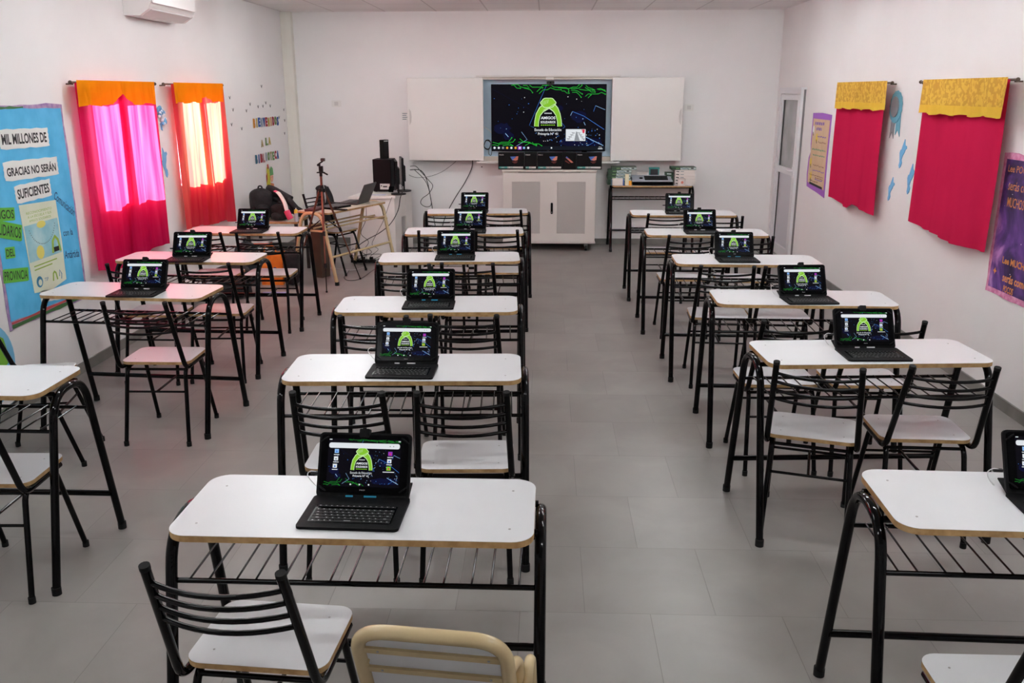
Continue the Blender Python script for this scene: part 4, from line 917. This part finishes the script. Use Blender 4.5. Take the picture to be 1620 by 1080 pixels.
t = thing('laminating_machine', 'grey and black desk machine with dark keyboard strip between the carton stacks', 'machine', (1.235, 10.52, DH))
lm = mat('silver plastic', s2l(165, 172, 182), .35)
m = MB(); m.box(-.235, .235, -.10, .10, .004, .045, bez_m, .004); m.build('machine_base', t)
m = MB(); m.hexa([(-.235, -.10, .045), (.235, -.10, .045), (.235, .10, .045), (-.235, .10, .045), (-.235, -.085, .055), (.22, -.085, .055), (.215, .10, .105), (-.235, .10, .105)], lm); m.build('top_shell', t)
fr = (V3((0, -.085, .0555)), V3((1, 0, 0)), V3((0, .965, .262)), V3((0, -.262, .965))); m = MB(fr); m.box(-.09, .18, .02, .15, 0, .004, bez_m)
for i in range(12):
    for j in range(4): m.box(-.085 + i * .022, -.067 + i * .022, .03 + j * .028, .052 + j * .028, .004, .008, key_m)
m.build('keyboard_strip', t); MB(fr).disc(-.13, .08, .022, .004, bez_m, 14, z0=0).build('dial', t)
tag(MB().box(-.06, .06, 0, .06, 0, .055, wbx, .003).build('white_box', loc=(1.135, 10.66, DH + .075)), 'small white box behind the grey machine', 'box')
t = thing('file_tray', 'low dark green tray under the small white box and the teal box', 'tray', (1.2, 10.70, DH)); MB().box(-.2, .2, -.07, .05, 0, .074, mat('dark green tray', s2l(52, 74, 62), .5), .003).build('tray_body', t)
t = thing('teal_box', 'teal box with dark see through front behind the grey machine', 'box', (1.275, 10.67, DH + .075)); tq = mat('teal plastic', s2l(60, 150, 145), .4)
m = MB(); m.box(-.058, .058, 0, .05, 0, .012, tq); m.box(-.058, -.046, 0, .05, .012, .095, tq); m.box(.046, .058, 0, .05, .012, .095, tq); m.box(-.062, .062, -.003, .053, .095, .112, tq); m.build('box_shell', t); MB().box(-.046, .046, .006, .045, .012, .095, mat('smoked plastic', (.03, .03, .035), .3)).build('smoked_front', t)

# ------------------------------------------------------------------ wall fittings
t = thing('air_conditioner', 'white split air conditioner high on the left wall', 'air conditioner', (XL, 7.19, 2.365))
m = MB((V3((0, 0, 0)), V3((0, -1, 0)), V3((0, 0, 1)), V3((1, 0, 0))))
prof = [(0, 0), (.12, 0), (.19, .045), (.215, .10), (.215, .27), (.19, .30), (0, .30)]
m = MB(); n = len(prof)
for (ya, yb, mt) in ((-.42, .42, whitep_m),):
    m.add([(p[0], ya, p[1]) for p in prof], [tuple(range(n))], mt); m.add([(p[0], yb, p[1]) for p in prof], [tuple(range(n))[::-1]], mt)
    m.add([(p[0], ya, p[1]) for p in prof] + [(p[0], yb, p[1]) for p in prof], [(i, n + i, n + (i + 1) % n, (i + 1) % n) for i in range(n)], mt)
m.build('housing', t)
MB().box(.214, .224, -.405, .405, .085, .285, whitep_m, .004).build('front_panel', t)
m = MB(); m.hexa([(.118, -.37, -.004), (.192, -.37, .042), (.192, .37, .042), (.118, .37, -.004), (.118, -.37, .002), (.192, -.37, .050), (.192, .37, .050), (.118, .37, .002)], mat('vent flap', s2l(200, 198, 196), .4)); m.build('air_flap', t)
MB((V3((.2245, -.30, .20)), V3((0, 1, 0)), V3((0, 0, 1)), V3((1, 0, 0)))).stroke([(0, 0), (.05, 0)], .008, 0, grey_m).build('brand_mark', t)
pl = mat('wall plate', s2l(226, 224, 220), .35)
def plate(x, z, w_, h_, nm, lab):
    t = thing(nm, lab, 'socket', (x, YB, z)); MB((V3((0, 0, 0)), V3((1, 0, 0)), V3((0, 0, 1)), V3((0, -1, 0)))).poly(rrect(-w_ / 2, w_ / 2, -h_ / 2, h_ / 2, .008, 3), 0, .009, pl).build('cover_plate', t)
    MB((V3((0, 0, 0)), V3((1, 0, 0)), V3((0, 0, 1)), V3((0, -1, 0)))).poly(rrect(-w_ * .2, w_ * .2, -h_ * .3, h_ * .3, .003, 2), .009, .0115, mat('plate insert', s2l(206, 203, 200), .4)).build('insert', t)
plate(-2.53, 1.685, .115, .075, 'wall_plate', 'white wall plate on the back wall above the tripod')
plate(1.675, 1.635, .11, .075, 'wall_plate', 'white wall plate on the back wall right of the whiteboard door')
t = thing('notice_label', 'small white paper notice on the back wall, left of the left whiteboard door', 'notice', (-1.70, YB, 1.54)); fr = (V3((0, 0, 0)), V3((1, 0, 0)), V3((0, 0, 1)), V3((0, -1, 0)))
m = MB(fr); m.poly([(-.05, -.05), (.03, -.05), (.03, .05), (-.05, .05)], 0, .003, cloudp); [m.stroke([(-.04, .03 - i * .022), (.02 - .01 * (i % 2), .03 - i * .022)], .008, .0035, gtx) for i in range(4)]; m.build('paper', t)
tag(MB((V3((-.79, YB, .94)), V3((1, 0, 0)), V3((0, 0, 1)), V3((0, -1, 0)))).disc(0, 0, .008, .002, ink, 10, z0=0).build('wall_hook'), 'tiny dark hook below the left end of the cupboard rail', 'hook')

# ------------------------------------------------------------------ cream table with tripod, laptop, bags
t = thing('cream_table', 'table on cream tube frames behind the tripod, carrying an open laptop', 'table', (-2.07, 8.94, 0), R(-113.5))
TH2 = .70; tl_m = noisy('worn laminate', s2l(205, 196, 176), s2l(216, 208, 190), 8, .4)
m = MB(); m.rpoly(-.50, .50, -.20, .19, .03, TH2 - .018, TH2 - .001, edge_m, edge_m, 4); m.rpoly(-.50, .50, -.20, .19, .03, TH2 - .001, TH2, tl_m, tl_m, 4); m.build('tabletop', t)
for sx in (-1, 1):
    x = sx * .52; MB().tube(fillet([(x, -.27, .015), (x, -.11, .69), (x, .12, .69), (x, .262, .015)], .1, 8), .0175, cream_m, 12).build('side_frame', t)
    MB().tube([(x, -.16, .52), (x, .175, .52)], .012, cream_m).build('side_brace', t)
    for fy in (-.27, .262): MB().cyl((x, fy, 0), .021, .035, rub_m).build('foot_cap', t)
MB().tube([(-.52, .205, .27), (.52, .205, .27)], .0125, cream_m).build('crossbar', t)
m = MB()
for yy in (-.13, 0.02, .155): m.tube([(-.52, yy, .545), (.52, yy, .545)], .0085, cream_m)
m.build('book_rack', t)
TM = Matrix.Translation((-2.07, 8.94, 0)) @ Matrix.Rotation(R(-113.5), 4, 'Z')
def ontab(p): return tuple(TM @ V3(p))
lapm = mat('dark grey laptop shell', s2l(62, 60, 62), .4, .2)
t = thing('laptop', 'open dark grey laptop on the cream table, lid tilted back', 'laptop', ontab((-.28, .05, TH2)), R(-113.5 + 12))
m = MB(); m.rpoly(-.16, .16, -.22, .0, .01, .002, .018, lapm, seg=3); m.build('laptop_base', t)
m = MB(); m.rpoly(-.14, .14, -.12, -.02, .003, .018, .0195, key_m, seg=2); m.build('keyboard', t)
fr = (V3((0, .0, .012)), V3((1, 0, 0)), V3((0, .42, .907)), V3((0, .907, -.42))); m = MB(fr); m.poly(rrect(-.16, .16, 0, .215, .01, 3), -.004, .004, lapm); lid = m.build('lid', t)
MB(fr).poly([(-.15, .012), (.15, .012), (.15, .205), (-.15, .205)], -.0045, -.0045, bez_m).build('screen', lid)
t = thing('closed_laptop', 'closed black laptop lying on the cream table, beside the tripod', 'laptop', ontab((.13, -.02, TH2)), R(-120)); MB().rpoly(-.15, .15, -.1, .1, .01, .001, .014, bez_m, seg=3).build('laptop_body', t); MB().rpoly(-.15, .15, -.1, .1, .01, .015, .022, mat('black lid', (.012, .012, .014), .35), seg=3).build('lid', t)
tag(MB().rpoly(-.10, .10, -.055, .055, .006, 0, .022, mat('dark maroon folder', s2l(70, 22, 34), .5), seg=2).build('folder', loc=ontab((.40, -.06, TH2 + .001)), parent=None), 'dark maroon folder at the near end of the cream table', 'folder').rotation_euler = (0, 0, R(-100))
tag(MB().rpoly(-.05, .05, -.025, .025, .01, 0, .022, rub_m, seg=3).build('pencil_case', loc=ontab((-.07, -.15, TH2 + .001))), 'small black pouch between the two laptops on the cream table', 'pouch').rotation_euler = (0, 0, R(-30))
# tripod
t = thing('camera_tripod', 'camera tripod, its metal tinted by warm reflections, standing in front of the cream table', 'tripod', (-2.143, 8.40, 0))
warm_tube_m = mat('reflection tinted tube', s2l(112, 66, 52), .35, .6); bks = mat('matt black plastic', (.006, .006, .006), .5, spec=.2)  # brown of the leg metal imitates warm sunlit reflections
MB().tube([(0, 0, .60), (0, 0, 1.06)], .0115, warm_tube_m, 12).build('centre_column', t)
MB().cyl((0, 0, .90), .032, .035, bks, seg=14).cyl((0, 0, .935), .018, .03, bks).build('leg_hub', t)
for (fx, fy) in ((.081, -.365), (.273, .25), (-.357, .11)):
    hd = V3((fx, fy, 0)).normalized() * .03; a = V3((hd.x, hd.y, .905)); f_ = V3((fx, fy, .01)); g = lambda k: a.lerp(f_, k)
    m = MB(); m.tube([g(0), g(.42)], .0105, warm_tube_m, 10, flat=.7); m.tube([g(.42), g(.74)], .0075, warm_tube_m, 8); m.tube([g(.74), g(1)], .005, bks, 8); lg = m.build('leg', t)
    for k in (.42, .74): MB().tube([g(k - .02), g(k + .025)], .0145, bks, 10).build('leg_lock', lg)
    MB().ball(g(1), .011, .011, .009, rub_m, 8, 6).build('rubber_foot', lg)
    MB().tube([(0, 0, .66), tuple(g(.42))], .005, bks, 6).build('spreader', t)
MB().cyl((0, 0, 1.05), .014, .03, bks).box(-.035, .035, -.02, .02, 1.08, 1.09, bks).tube([(.02, 0, 1.088), (.07, -.03, 1.068)], .008, bks).build('tripod_head', t)
MB().tube([(.022, .0, .93), (.03, .01, .86), (.028, 0, .8), (.02, 0, .88), (.024, 0, .94), (.012, 0, 1.0)], .003, wcable_m, 6).build('strap', t)
t = thing('small_camera', 'small black camera clamped on top of the tripod', 'camera', (-2.143, 8.40, 1.09)); MB().box(-.014, .022, -.018, .018, .0, .055, bks, .004).box(-.03, .0, -.014, .014, .055, .075, bks, .004).build('camera_mount', t); MB().tube([(-.022, 0, .07), (.025, 0, .10)], .007, bks).build('swing_arm', t)
MB().box(.008, .045, -.02, .02, .10, .128, mat('camera shell', s2l(52, 36, 34), .4), .004).build('camera_body', t)
t = thing('phone_clamp', 'black clamp and small board on the cream table edge beside the tripod', 'clamp', ontab((.28, .15, TH2)), R(-20)); MB().box(-.09, .09, -.02, .02, .001, .014, bks, .003).build('board', t); MB().cyl((-.03, 0, .014), .018, .02, bks).build('knob', t)
# carton under the table
t = thing('brown_carton', 'dark brown carton standing under the near end of the cream table', 'box', (-2.31, 8.76, 0), R(-23.5)); cb = noisy('brown card', s2l(72, 60, 50), s2l(84, 70, 58), 5, .8)
MB().box(-.06, .06, -.03, .10, 0, .54, cb, .003).build('carton', t); MB().box(-.06, .0, -.035, -.031, .53, .54, cb).build('flap', t)
# jacket on the chair
def lump(name, lab, cat, loc, fn, m_, parts=None, grp=None):
    t = thing(name, lab, cat, loc, 0, grp); return t
t = thing('black_jacket', 'black jacket hung over the chair at the cream table', 'jacket', (-2.38, 9.44, .44), R(-115.5))
m = MB()
def jf(u, v):
    a = -.26 + .28 * u; sag = .02 * math.sin(9 * u + 4 * v)
    if v < .5: k = v * 2; return (a - .03 * (1 - k), -.05 - .02 * (1 - k) + sag * .6, .02 + .41 * k)
    k = (v - .5) * 2; return (a, .03 + .01 * k + sag, .43 - .25 * k)
def jf2(u, v):
    a = 2 * PI * u; z = v; tap = .55 + .45 * math.cos(z * PI * .5) ** .7; wv = 1 + .07 * math.sin(5 * a + 6 * z)
    return (-.06 + .115 * tap * math.cos(a) * wv, -.02 + .055 * tap * math.sin(a) * wv - .07 * z, .02 + .37 * z ** .9)
m.grid(jf2, 28, 14, bag_m); m.ball((-.06, -.09, .38), .085, .045, .035, bag_m, 12, 8); m.build('jacket_body', t)
MB().tube(smoothp([(-.12, -.08, .38), (-.15, -.05, .28), (-.14, -.02, .15), (-.12, .0, .06)]), .03, bag_m, 10).build('sleeve', t)
# low table with bags
t = thing('low_table', 'low table with pale top and dark sides in the back left corner', 'table', (-2.76, 9.05, 0)); dk = mat('dark shelf', s2l(48, 42, 40), .6)
m = MB(); m.box(-.33, .24, -.24, .22, .535, .555, edge_m, top=tl_m); m.build('tabletop', t)
for x in (-.30, .20):
    for yy in (-.21, .17): MB().box(x, x + .03, yy, yy + .03, 0, .535, dk).build('leg', t)
MB().box(-.30, .22, -.20, .19, .26, .275, dk).build('lower_shelf', t)
q = random.Random(11)
def backpack(loc, rz, w_, d_, h_, lab, mt=None, lean=0):
    mt = mt or bag_m; t = thing('backpack', lab, 'bag', loc, rz)
    m = MB(); n = 4
    def f(u, v):
        a = 2 * PI * u; z = v; c_, s_ = math.cos(a), math.sin(a); e = .55
        px = math.copysign(abs(c_) ** e, c_); py = math.copysign(abs(s_) ** e, s_)
        k = (min(1, z / .12) ** .5) * (1 if z < .78 else max(0.02, math.cos((z - .78) / .22 * PI / 2)) ** .5) * (1 + .03 * math.sin(7 * a + 11 * z))
        return (w_ / 2 * px * k, d_ / 2 * py * k + lean * z, h_ * z)
    m.grid(f, 36, 22, mt); m.build('bag_body', t)
    m = MB(); m.rpoly(-w_ * .34, w_ * .34, 0, 1, .02, 0, 1, mt)
    m = MB(); m.ball((0, -d_ * .5, h_ * .3), w_ * .36, d_ * .2, h_ * .22, mt, 14, 9); m.build('front_pocket', t)
    MB().tube(smoothp([(-w_ * .1, 0 + lean, h_ * .94), (-w_ * .06, 0 + lean, h_ * 1.05), (w_ * .06, 0 + lean, h_ * 1.05), (w_ * .1, 0 + lean, h_ * .94)]), .008, mt, 6).build('carry_loop', t)
    for s in (-1, 1): MB().tube(smoothp([(s * w_ * .25, d_ * .4 + lean * .8, h_ * .85), (s * w_ * .42, d_ * .62, h_ * .5), (s * w_ * .36, d_ * .4, h_ * .1)]), .014, mt, 6, flat=.4).build('shoulder_strap', t)
    return t
backpack((-2.93, 8.99, .556), R(25), .22, .20, .32, 'tall black backpack against the left wall, under the cut out child')
backpack((-2.72, 8.93, .556), R(-15), .17, .16, .17, 'small black bag slumped in front of the tall black backpack')
t = thing('black_coat', 'bundled black coat sloping down beside the tall black backpack', 'coat', (-2.76, 9.10, .556))
m = MB(); m.tube(smoothp([(-.12, .0, .30), (-.06, -.02, .285), (.04, -.02, .23), (.12, -.03, .19)]), .045, bag_m, 12, r2=.04); m.tube(smoothp([(-.08, .04, .19), (.05, .04, .13), (.16, .02, .07), (.24, .0, .04)]), .07, bag_m, 12, r2=.04); m.ball((-.08, .05, .12), .12, .09, .12, bag_m, 14, 9); m.build('coat_body', t)
m = MB(); m.tube(smoothp([(.09, -.05, .20), (.16, -.06, .12), (.22, -.05, .04)]), .035, bag_m, 10); m.build('sleeve', t)
t = thing('striped_scarf', 'white scarf with pink ends hanging over the black bags', 'scarf', (-2.70, 8.90, .556))
wsc = mat('white wool', s2l(222, 212, 205), .8); psc = mat('pink wool', s2l(220, 80, 120), .8)
pth = smoothp([(-.05, .0, .30), (.0, -.03, .275), (.06, -.07, .19), (.09, -.10, .10), (.12, -.10, .03)], 6); n = len(pth)
MB().tube(pth[:5], .022, psc, 8, flat=.4).build('pink_end', t); MB().tube(pth[4:-7], .026, wsc, 8, flat=.4).build('white_middle', t); MB().tube(pth[-8:], .032, psc, 8, flat=.5).build('pink_tassel', t)
t = thing('squeeze_bottle', 'clear squeeze bottle with yellow cap in front of the white scarf', 'bottle', (-2.535, 8.85, .556)); MB().tube([(0, 0, 0), (0, 0, .07), (0, 0, .085)], .020, mat('clear grey plastic', s2l(190, 196, 208), .2), 14).build('bottle_body', t); MB().cyl((0, 0, .085), .021, .035, yel, seg=14, r2=.017).cyl((0, 0, .12), .006, .015, wbx, seg=8).build('cap', t)
tag(MB().ball((0, 0, .018), .04, .03, .018, bag_m, 10, 7).build('computer_mouse', loc=(-2.57, 9.22, .556)), 'small black object at the far right of the low table', 'mouse')
bkc = [s2l(226, 224, 220), s2l(214, 96, 60), s2l(208, 210, 212)]
for i in range(3):
    tag(MB().box(-.09, .09, -.07, .07, 0, .028, mat('book cover %d' % i, bkc[i], .5), .002).build('book', loc=(-2.94 + .01 * i, 8.90, .276 + .0285 * i)), ['white', 'orange', 'pale grey'][i] + ' book, %s of the pile on the low shelf' % ['bottom', 'middle', 'top'][i], 'book', 'books on the low shelf')
orb = noisy('orange woven bag', s2l(226, 110, 20), s2l(240, 140, 40), 9, .7, .6, 50)
t = thing('orange_bag', 'orange shopping bag on the floor behind the left row of desks', 'bag', (-2.68, 8.42, 0)); m = MB()
m.hexa([(-.10, -.06, 0), (.11, -.06, 0), (.10, .06, 0), (-.10, .06, 0), (-.12, -.05, .30), (.12, -.05, .32), (.12, .04, .32), (-.12, .04, .30)], orb); m.build('bag_body', t)
MB().tube(smoothp([(-.06, -.05, .31), (-.04, -.05, .38), (.04, -.05, .38), (.06, -.05, .31)]), .006, orb, 6).build('bag_handle', t); MB((V3((.04, -.0615, .16)), V3((1, 0, 0)), V3((0, 0, 1)), V3((0, -1, 0)))).disc(0, 0, .02, 0, navy, 8).disc(-.05, -.06, .015, 0, navy, 8).build('printed_marks', t)
backpack((-2.475, 8.36, 0), R(10), .15, .13, .36, 'narrow black bag on the floor right of the orange bag')
backpack((-2.88, 7.82, 0), R(8), .34, .22, .30, 'wide black bag on the floor under the wall beside the fourth left desk')
backpack((-2.93, 8.42, 0), R(-8), .20, .18, .42, 'black school bag on the floor left of the orange bag', mat('dark teal nylon', s2l(20, 34, 42), .7))
tag(MB().rpoly(-.11, .11, -.07, .07, .004, 0, .0015, mat('lilac paper', s2l(150, 150, 205), .6), seg=2).build('paper_sheet', loc=(-2.56, 7.98, .0005)), 'lilac sheet of paper lying on the floor behind the left desks', 'paper')

# ------------------------------------------------------------------ white computer desk
t = thing('computer_desk', 'white panel sided computer desk against the back wall, left of centre', 'desk', (0, 0, 0)); pk = mat('white melamine', s2l(230, 226, 222), .35)
c4 = [(-2.20, 9.75), (-1.69, 9.85), (-1.60, 10.60), (-2.11, 10.60)]; o_ = V3((-1.9, 10.15, 0)); t.location = o_
loc2 = lambda p, z: (p[0] - o_.x, p[1] - o_.y, z)
m = MB(); m.hexa([loc2(p, .675) for p in c4] + [loc2(p, .70) for p in c4], pk); m.build('desk_top', t)
def ins(p, k=.03): c = V3((-1.9, 10.2)); d_ = (c - V3(p[:2])) ; d_ = d_.normalized() * k; return (p[0] + d_.x, p[1] + d_.y)
I4 = [ins(p) for p in c4]
def wallpanel(a, b_, th, z0, z1, nm, mt=pk):
    a = V3(a); b_ = V3(b_); d_ = (b_ - a).normalized(); n_ = V3((-d_.y, d_.x)) * th; P4 = [a, b_, b_ + n_, a + n_]
    m = MB(); m.hexa([loc2(p, z0) for p in P4] + [loc2(p, z1) for p in P4], mt); return m.build(nm, t)
wallpanel(I4[0], I4[1], .02, 0, .675, 'front_panel'); wallpanel(I4[3], I4[0], -.02, 0, .675, 'side_panel'); wallpanel(I4[1], (I4[1][0] + .03, I4[1][1] + .26), .02, 0, .675, 'side_panel')
wallpanel((I4[2][0] - .03, I4[2][1] - .26), I4[2], .02, 0, .675, 'side_panel'); wallpanel((I4[1][0] + .0, I4[1][1] + .22), (I4[2][0] - .02, I4[2][1] - .2), .015, .42, .675, 'drawer_front')
wallpanel((I4[0][0] + .05, I4[0][1] + .5), (I4[1][0] - .0, I4[1][1] + .5), .015, 0, .675, 'back_panel')
lab_m = mat('white sticker', s2l(215, 215, 210), .5)
t = thing('computer_tower', 'large black computer box with white sticker at the back of white desk', 'computer', (-1.89, 10.38, .70), R(-4))
MB().box(-.115, .10, -.12, .12, .004, .372, mat('black steel', (.006, .005, .006), .45, spec=.15), .006).build('tower_case', t)
m = MB((V3((0, -.1206, 0)), V3((1, 0, 0)), V3((0, 0, 1)), V3((0, -1, 0)))); m.poly([(-.035, .03), (.08, .03), (.08, .095), (-.035, .095)], 0, .001, lab_m); m.stroke([(-.0, .062), (.05, .062)], .014, .002, ink); m.disc(-.018, .07, .008, .002, ink, 8); m.build('sticker', t)
m = MB(); [m.cyl((sx * .09, yy, 0), .012, .006, rub_m) for sx in (-1, 1) for yy in (-.09, .09)]; m.build('rubber_feet', t)
t = thing('network_box', 'slim black box standing upright on top of the computer tower', 'device', (-1.885, 10.36, 1.073), R(-30)); MB().box(-.028, .028, -.05, .05, 0, .215, bks, .004).build('box_body', t)
m = MB(); [m.box(.0285, .0295, -.03, .03, .03 + i * .02, .04 + i * .02, key_m) for i in range(8)]; m.build('vent_slots', t); MB().box(.0285, .0295, -.035, .035, .195, .205, grey_m).build('edge_trim', t)
def monitor(loc, rz, w_, h_, lab):
    t = thing('computer_monitor', lab, 'monitor', loc, rz)
    MB().box(-w_ / 2, w_ / 2, -.012, .012, .07, .07 + h_, mat('monitor shell', (.007, .007, .008), .4, spec=.15), .004).build('display_case', t)
    MB().box(-w_ / 2 + .012, w_ / 2 - .012, -.0135, -.012, .085, .06 + h_, bez_m).build('screen', t)
    MB().box(-.11, .11, .012, .035, .12, .30, bks, .006).build('rear_housing', t)
    MB().box(-.022, .022, .012, .030, .008, .2, bks, .003).build('stand_neck', t); m = MB(); m.poly([(.105 * math.cos(2 * PI * i / 28), .02 + .085 * math.sin(2 * PI * i / 28)) for i in range(28)], .0, .010, bks); m.build('stand_base', t)
    return t
monitor((-1.70, 10.02, .70), R(-78), .36, .31, 'black monitor seen edge on, on a round foot on the white desk')
monitor((-1.69, 10.36, .70), R(-76), .32, .32, 'second black monitor, behind the edge on one and nearer the cables')
t = thing('desk_papers', 'lilac and white papers on the white desk beside the monitor foot', 'papers', (-1.88, 9.98, .70)); MB().rpoly(-.10, .06, -.05, .05, .003, .0005, .002, mat('pale lilac paper', s2l(190, 190, 225), .6), seg=2).build('lilac_sheet', t); MB((V3((0, 0, 0)), V3((.96, .28, 0)), V3((-.28, .96, 0)), V3((0, 0, 1)))).box(-.09, .08, .01, .08, .0022, .0035, cloudp).build('white_sheet', t)
t = thing('mobile_phone', 'dark phone leaning against the computer tower sticker', 'phone', (-1.80, 10.21, .70), R(-12)); MB((V3((0, 0, .003)), V3((1, 0, 0)), V3((0, .45, .893)), V3((0, -.893, .45)))).poly(rrect(-.03, .03, 0, .07, .006, 3), 0, .007, bez_m).build('phone_body', t)

# ------------------------------------------------------------------ cables
def cable(name, lab, pts, r=.0035, m_=cable_m, n=8): return tag(MB().tube(smoothp(pts, n), r, m_, 6).build(name), lab, 'cable')
cable('hanging_cable', 'black cable hanging from the whiteboard cupboard to behind the middle desks', [(-.90, 10.84, 1.03), (-.915, 10.84, .92), (-1.0, 10.84, .75), (-1.10, 10.84, .60), (-1.19, 10.84, .45), (-1.26, 10.84, .30), (-1.30, 10.84, .15), (-1.33, 10.83, .01)], .005)
cable('thin_cable', 'thin cable sagging along the back wall from white desk to the cupboard', [(-1.10, 10.845, 1.01), (-1.16, 10.845, .96), (-1.28, 10.84, .88), (-1.42, 10.82, .83), (-1.56, 10.75, .82), (-1.62, 10.62, .85), (-1.62, 10.46, .88)], .0025)
cable('looped_cable', 'black cable looping widest out to the right of the white desk', [(-1.60, 10.44, .98), (-1.55, 10.55, .97), (-1.50, 10.62, .90), (-1.42, 10.66, .80), (-1.37, 10.66, .73), (-1.42, 10.66, .64), (-1.50, 10.66, .58), (-1.52, 10.66, .52), (-1.46, 10.66, .48), (-1.40, 10.68, .50), (-1.41, 10.7, .62), (-1.46, 10.7, .78), (-1.56, 10.52, .93)], .004)
cable('straight_cable', 'black cable falling steeply from the monitors to the floor by the back wall', [(-1.60, 10.42, .94), (-1.50, 10.58, .92), (-1.44, 10.66, .80), (-1.40, 10.70, .55), (-1.37, 10.72, .30), (-1.34, 10.74, .10), (-1.36, 10.72, .01)], .005)
cable('crossing_cable', 'black cable draped over the white desk edge towards the cream table', [(-1.66, 10.15, .78), (-1.63, 10.0, .74), (-1.635, 9.86, .68), (-1.65, 9.76, .55), (-1.72, 9.66, .42), (-1.83, 9.58, .33), (-1.95, 9.50, .27), (-2.05, 9.46, .20), (-2.10, 9.50, .10), (-2.05, 9.55, .012)], .005)
cable('wavy_cable', 'thin wavy black cable hanging in front of the white desk panel', [(-1.72, 9.80, .69), (-1.74, 9.72, .62), (-1.80, 9.66, .45), (-1.88, 9.62, .30), (-1.92, 9.58, .2), (-1.86, 9.6, .14), (-1.95, 9.58, .06), (-1.90, 9.6, .012)], .0028)
cable('table_cable', 'thin black cable hanging through the cream table rack', [(-1.93, 9.28, .712), (-1.90, 9.24, .66), (-1.93, 9.34, .5), (-2.0, 9.40, .35), (-1.93, 9.44, .25), (-2.02, 9.5, .12), (-1.98, 9.52, .012)], .003)
cable('floor_cable', 'black cable with a plug curving on the floor between tripod and chair', [(-2.08, 9.10, .004), (-2.06, 8.85, .004), (-2.05, 8.72, .004), (-1.98, 8.58, .005), (-1.90, 8.60, .005), (-1.86, 8.72, .006), (-1.84, 8.95, .005), (-1.82, 9.2, .004)], .003)
cable('white_floor_cable', 'thin pale cable on the floor under the cream table', [(-2.45, 9.15, .003), (-2.3, 9.22, .003), (-2.2, 9.18, .003), (-2.05, 9.12, .003), (-1.95, 9.3, .003)], .0025, wcable_m)
t = thing('power_strip', 'black power strip with tangled plugs on the floor before the white desk', 'power strip', (-2.0, 9.56, 0), R(-5)); MB().box(-.16, .16, -.025, .025, 0, .035, bks, .006).build('strip_body', t)
m = MB(); [m.box(x - .018, x + .018, -.018, .018, .035, .065, rub_m, .004) for x in (-.10, -.02, .07)]; m.build('plugs', t)
m = MB(); q = random.Random(8); P = [(q.uniform(-.16, .2), q.uniform(-.1, .10), q.uniform(.01, .16)) for _ in range(13)]; m.tube(smoothp(P, 8), .003, cable_m, 6); m.build('tangled_leads', t)
m = MB(); m.tube(smoothp([(-.03, .0, 0), (.0, .02, .003), (.03, .03, 0), (-.01, .015, .002), (-.025, -.015, 0), (.01, -.02, 0), (.012, -.005, .002), (-.015, -.012, 0)], 6), .0018, mat('brown thread', s2l(60, 45, 42), .8), 6); tag(m.build('thread_scrap', loc=(-1.155, 2.72, .003)), 'scrap of dark thread on the floor, left of the nearest middle desk', 'thread')
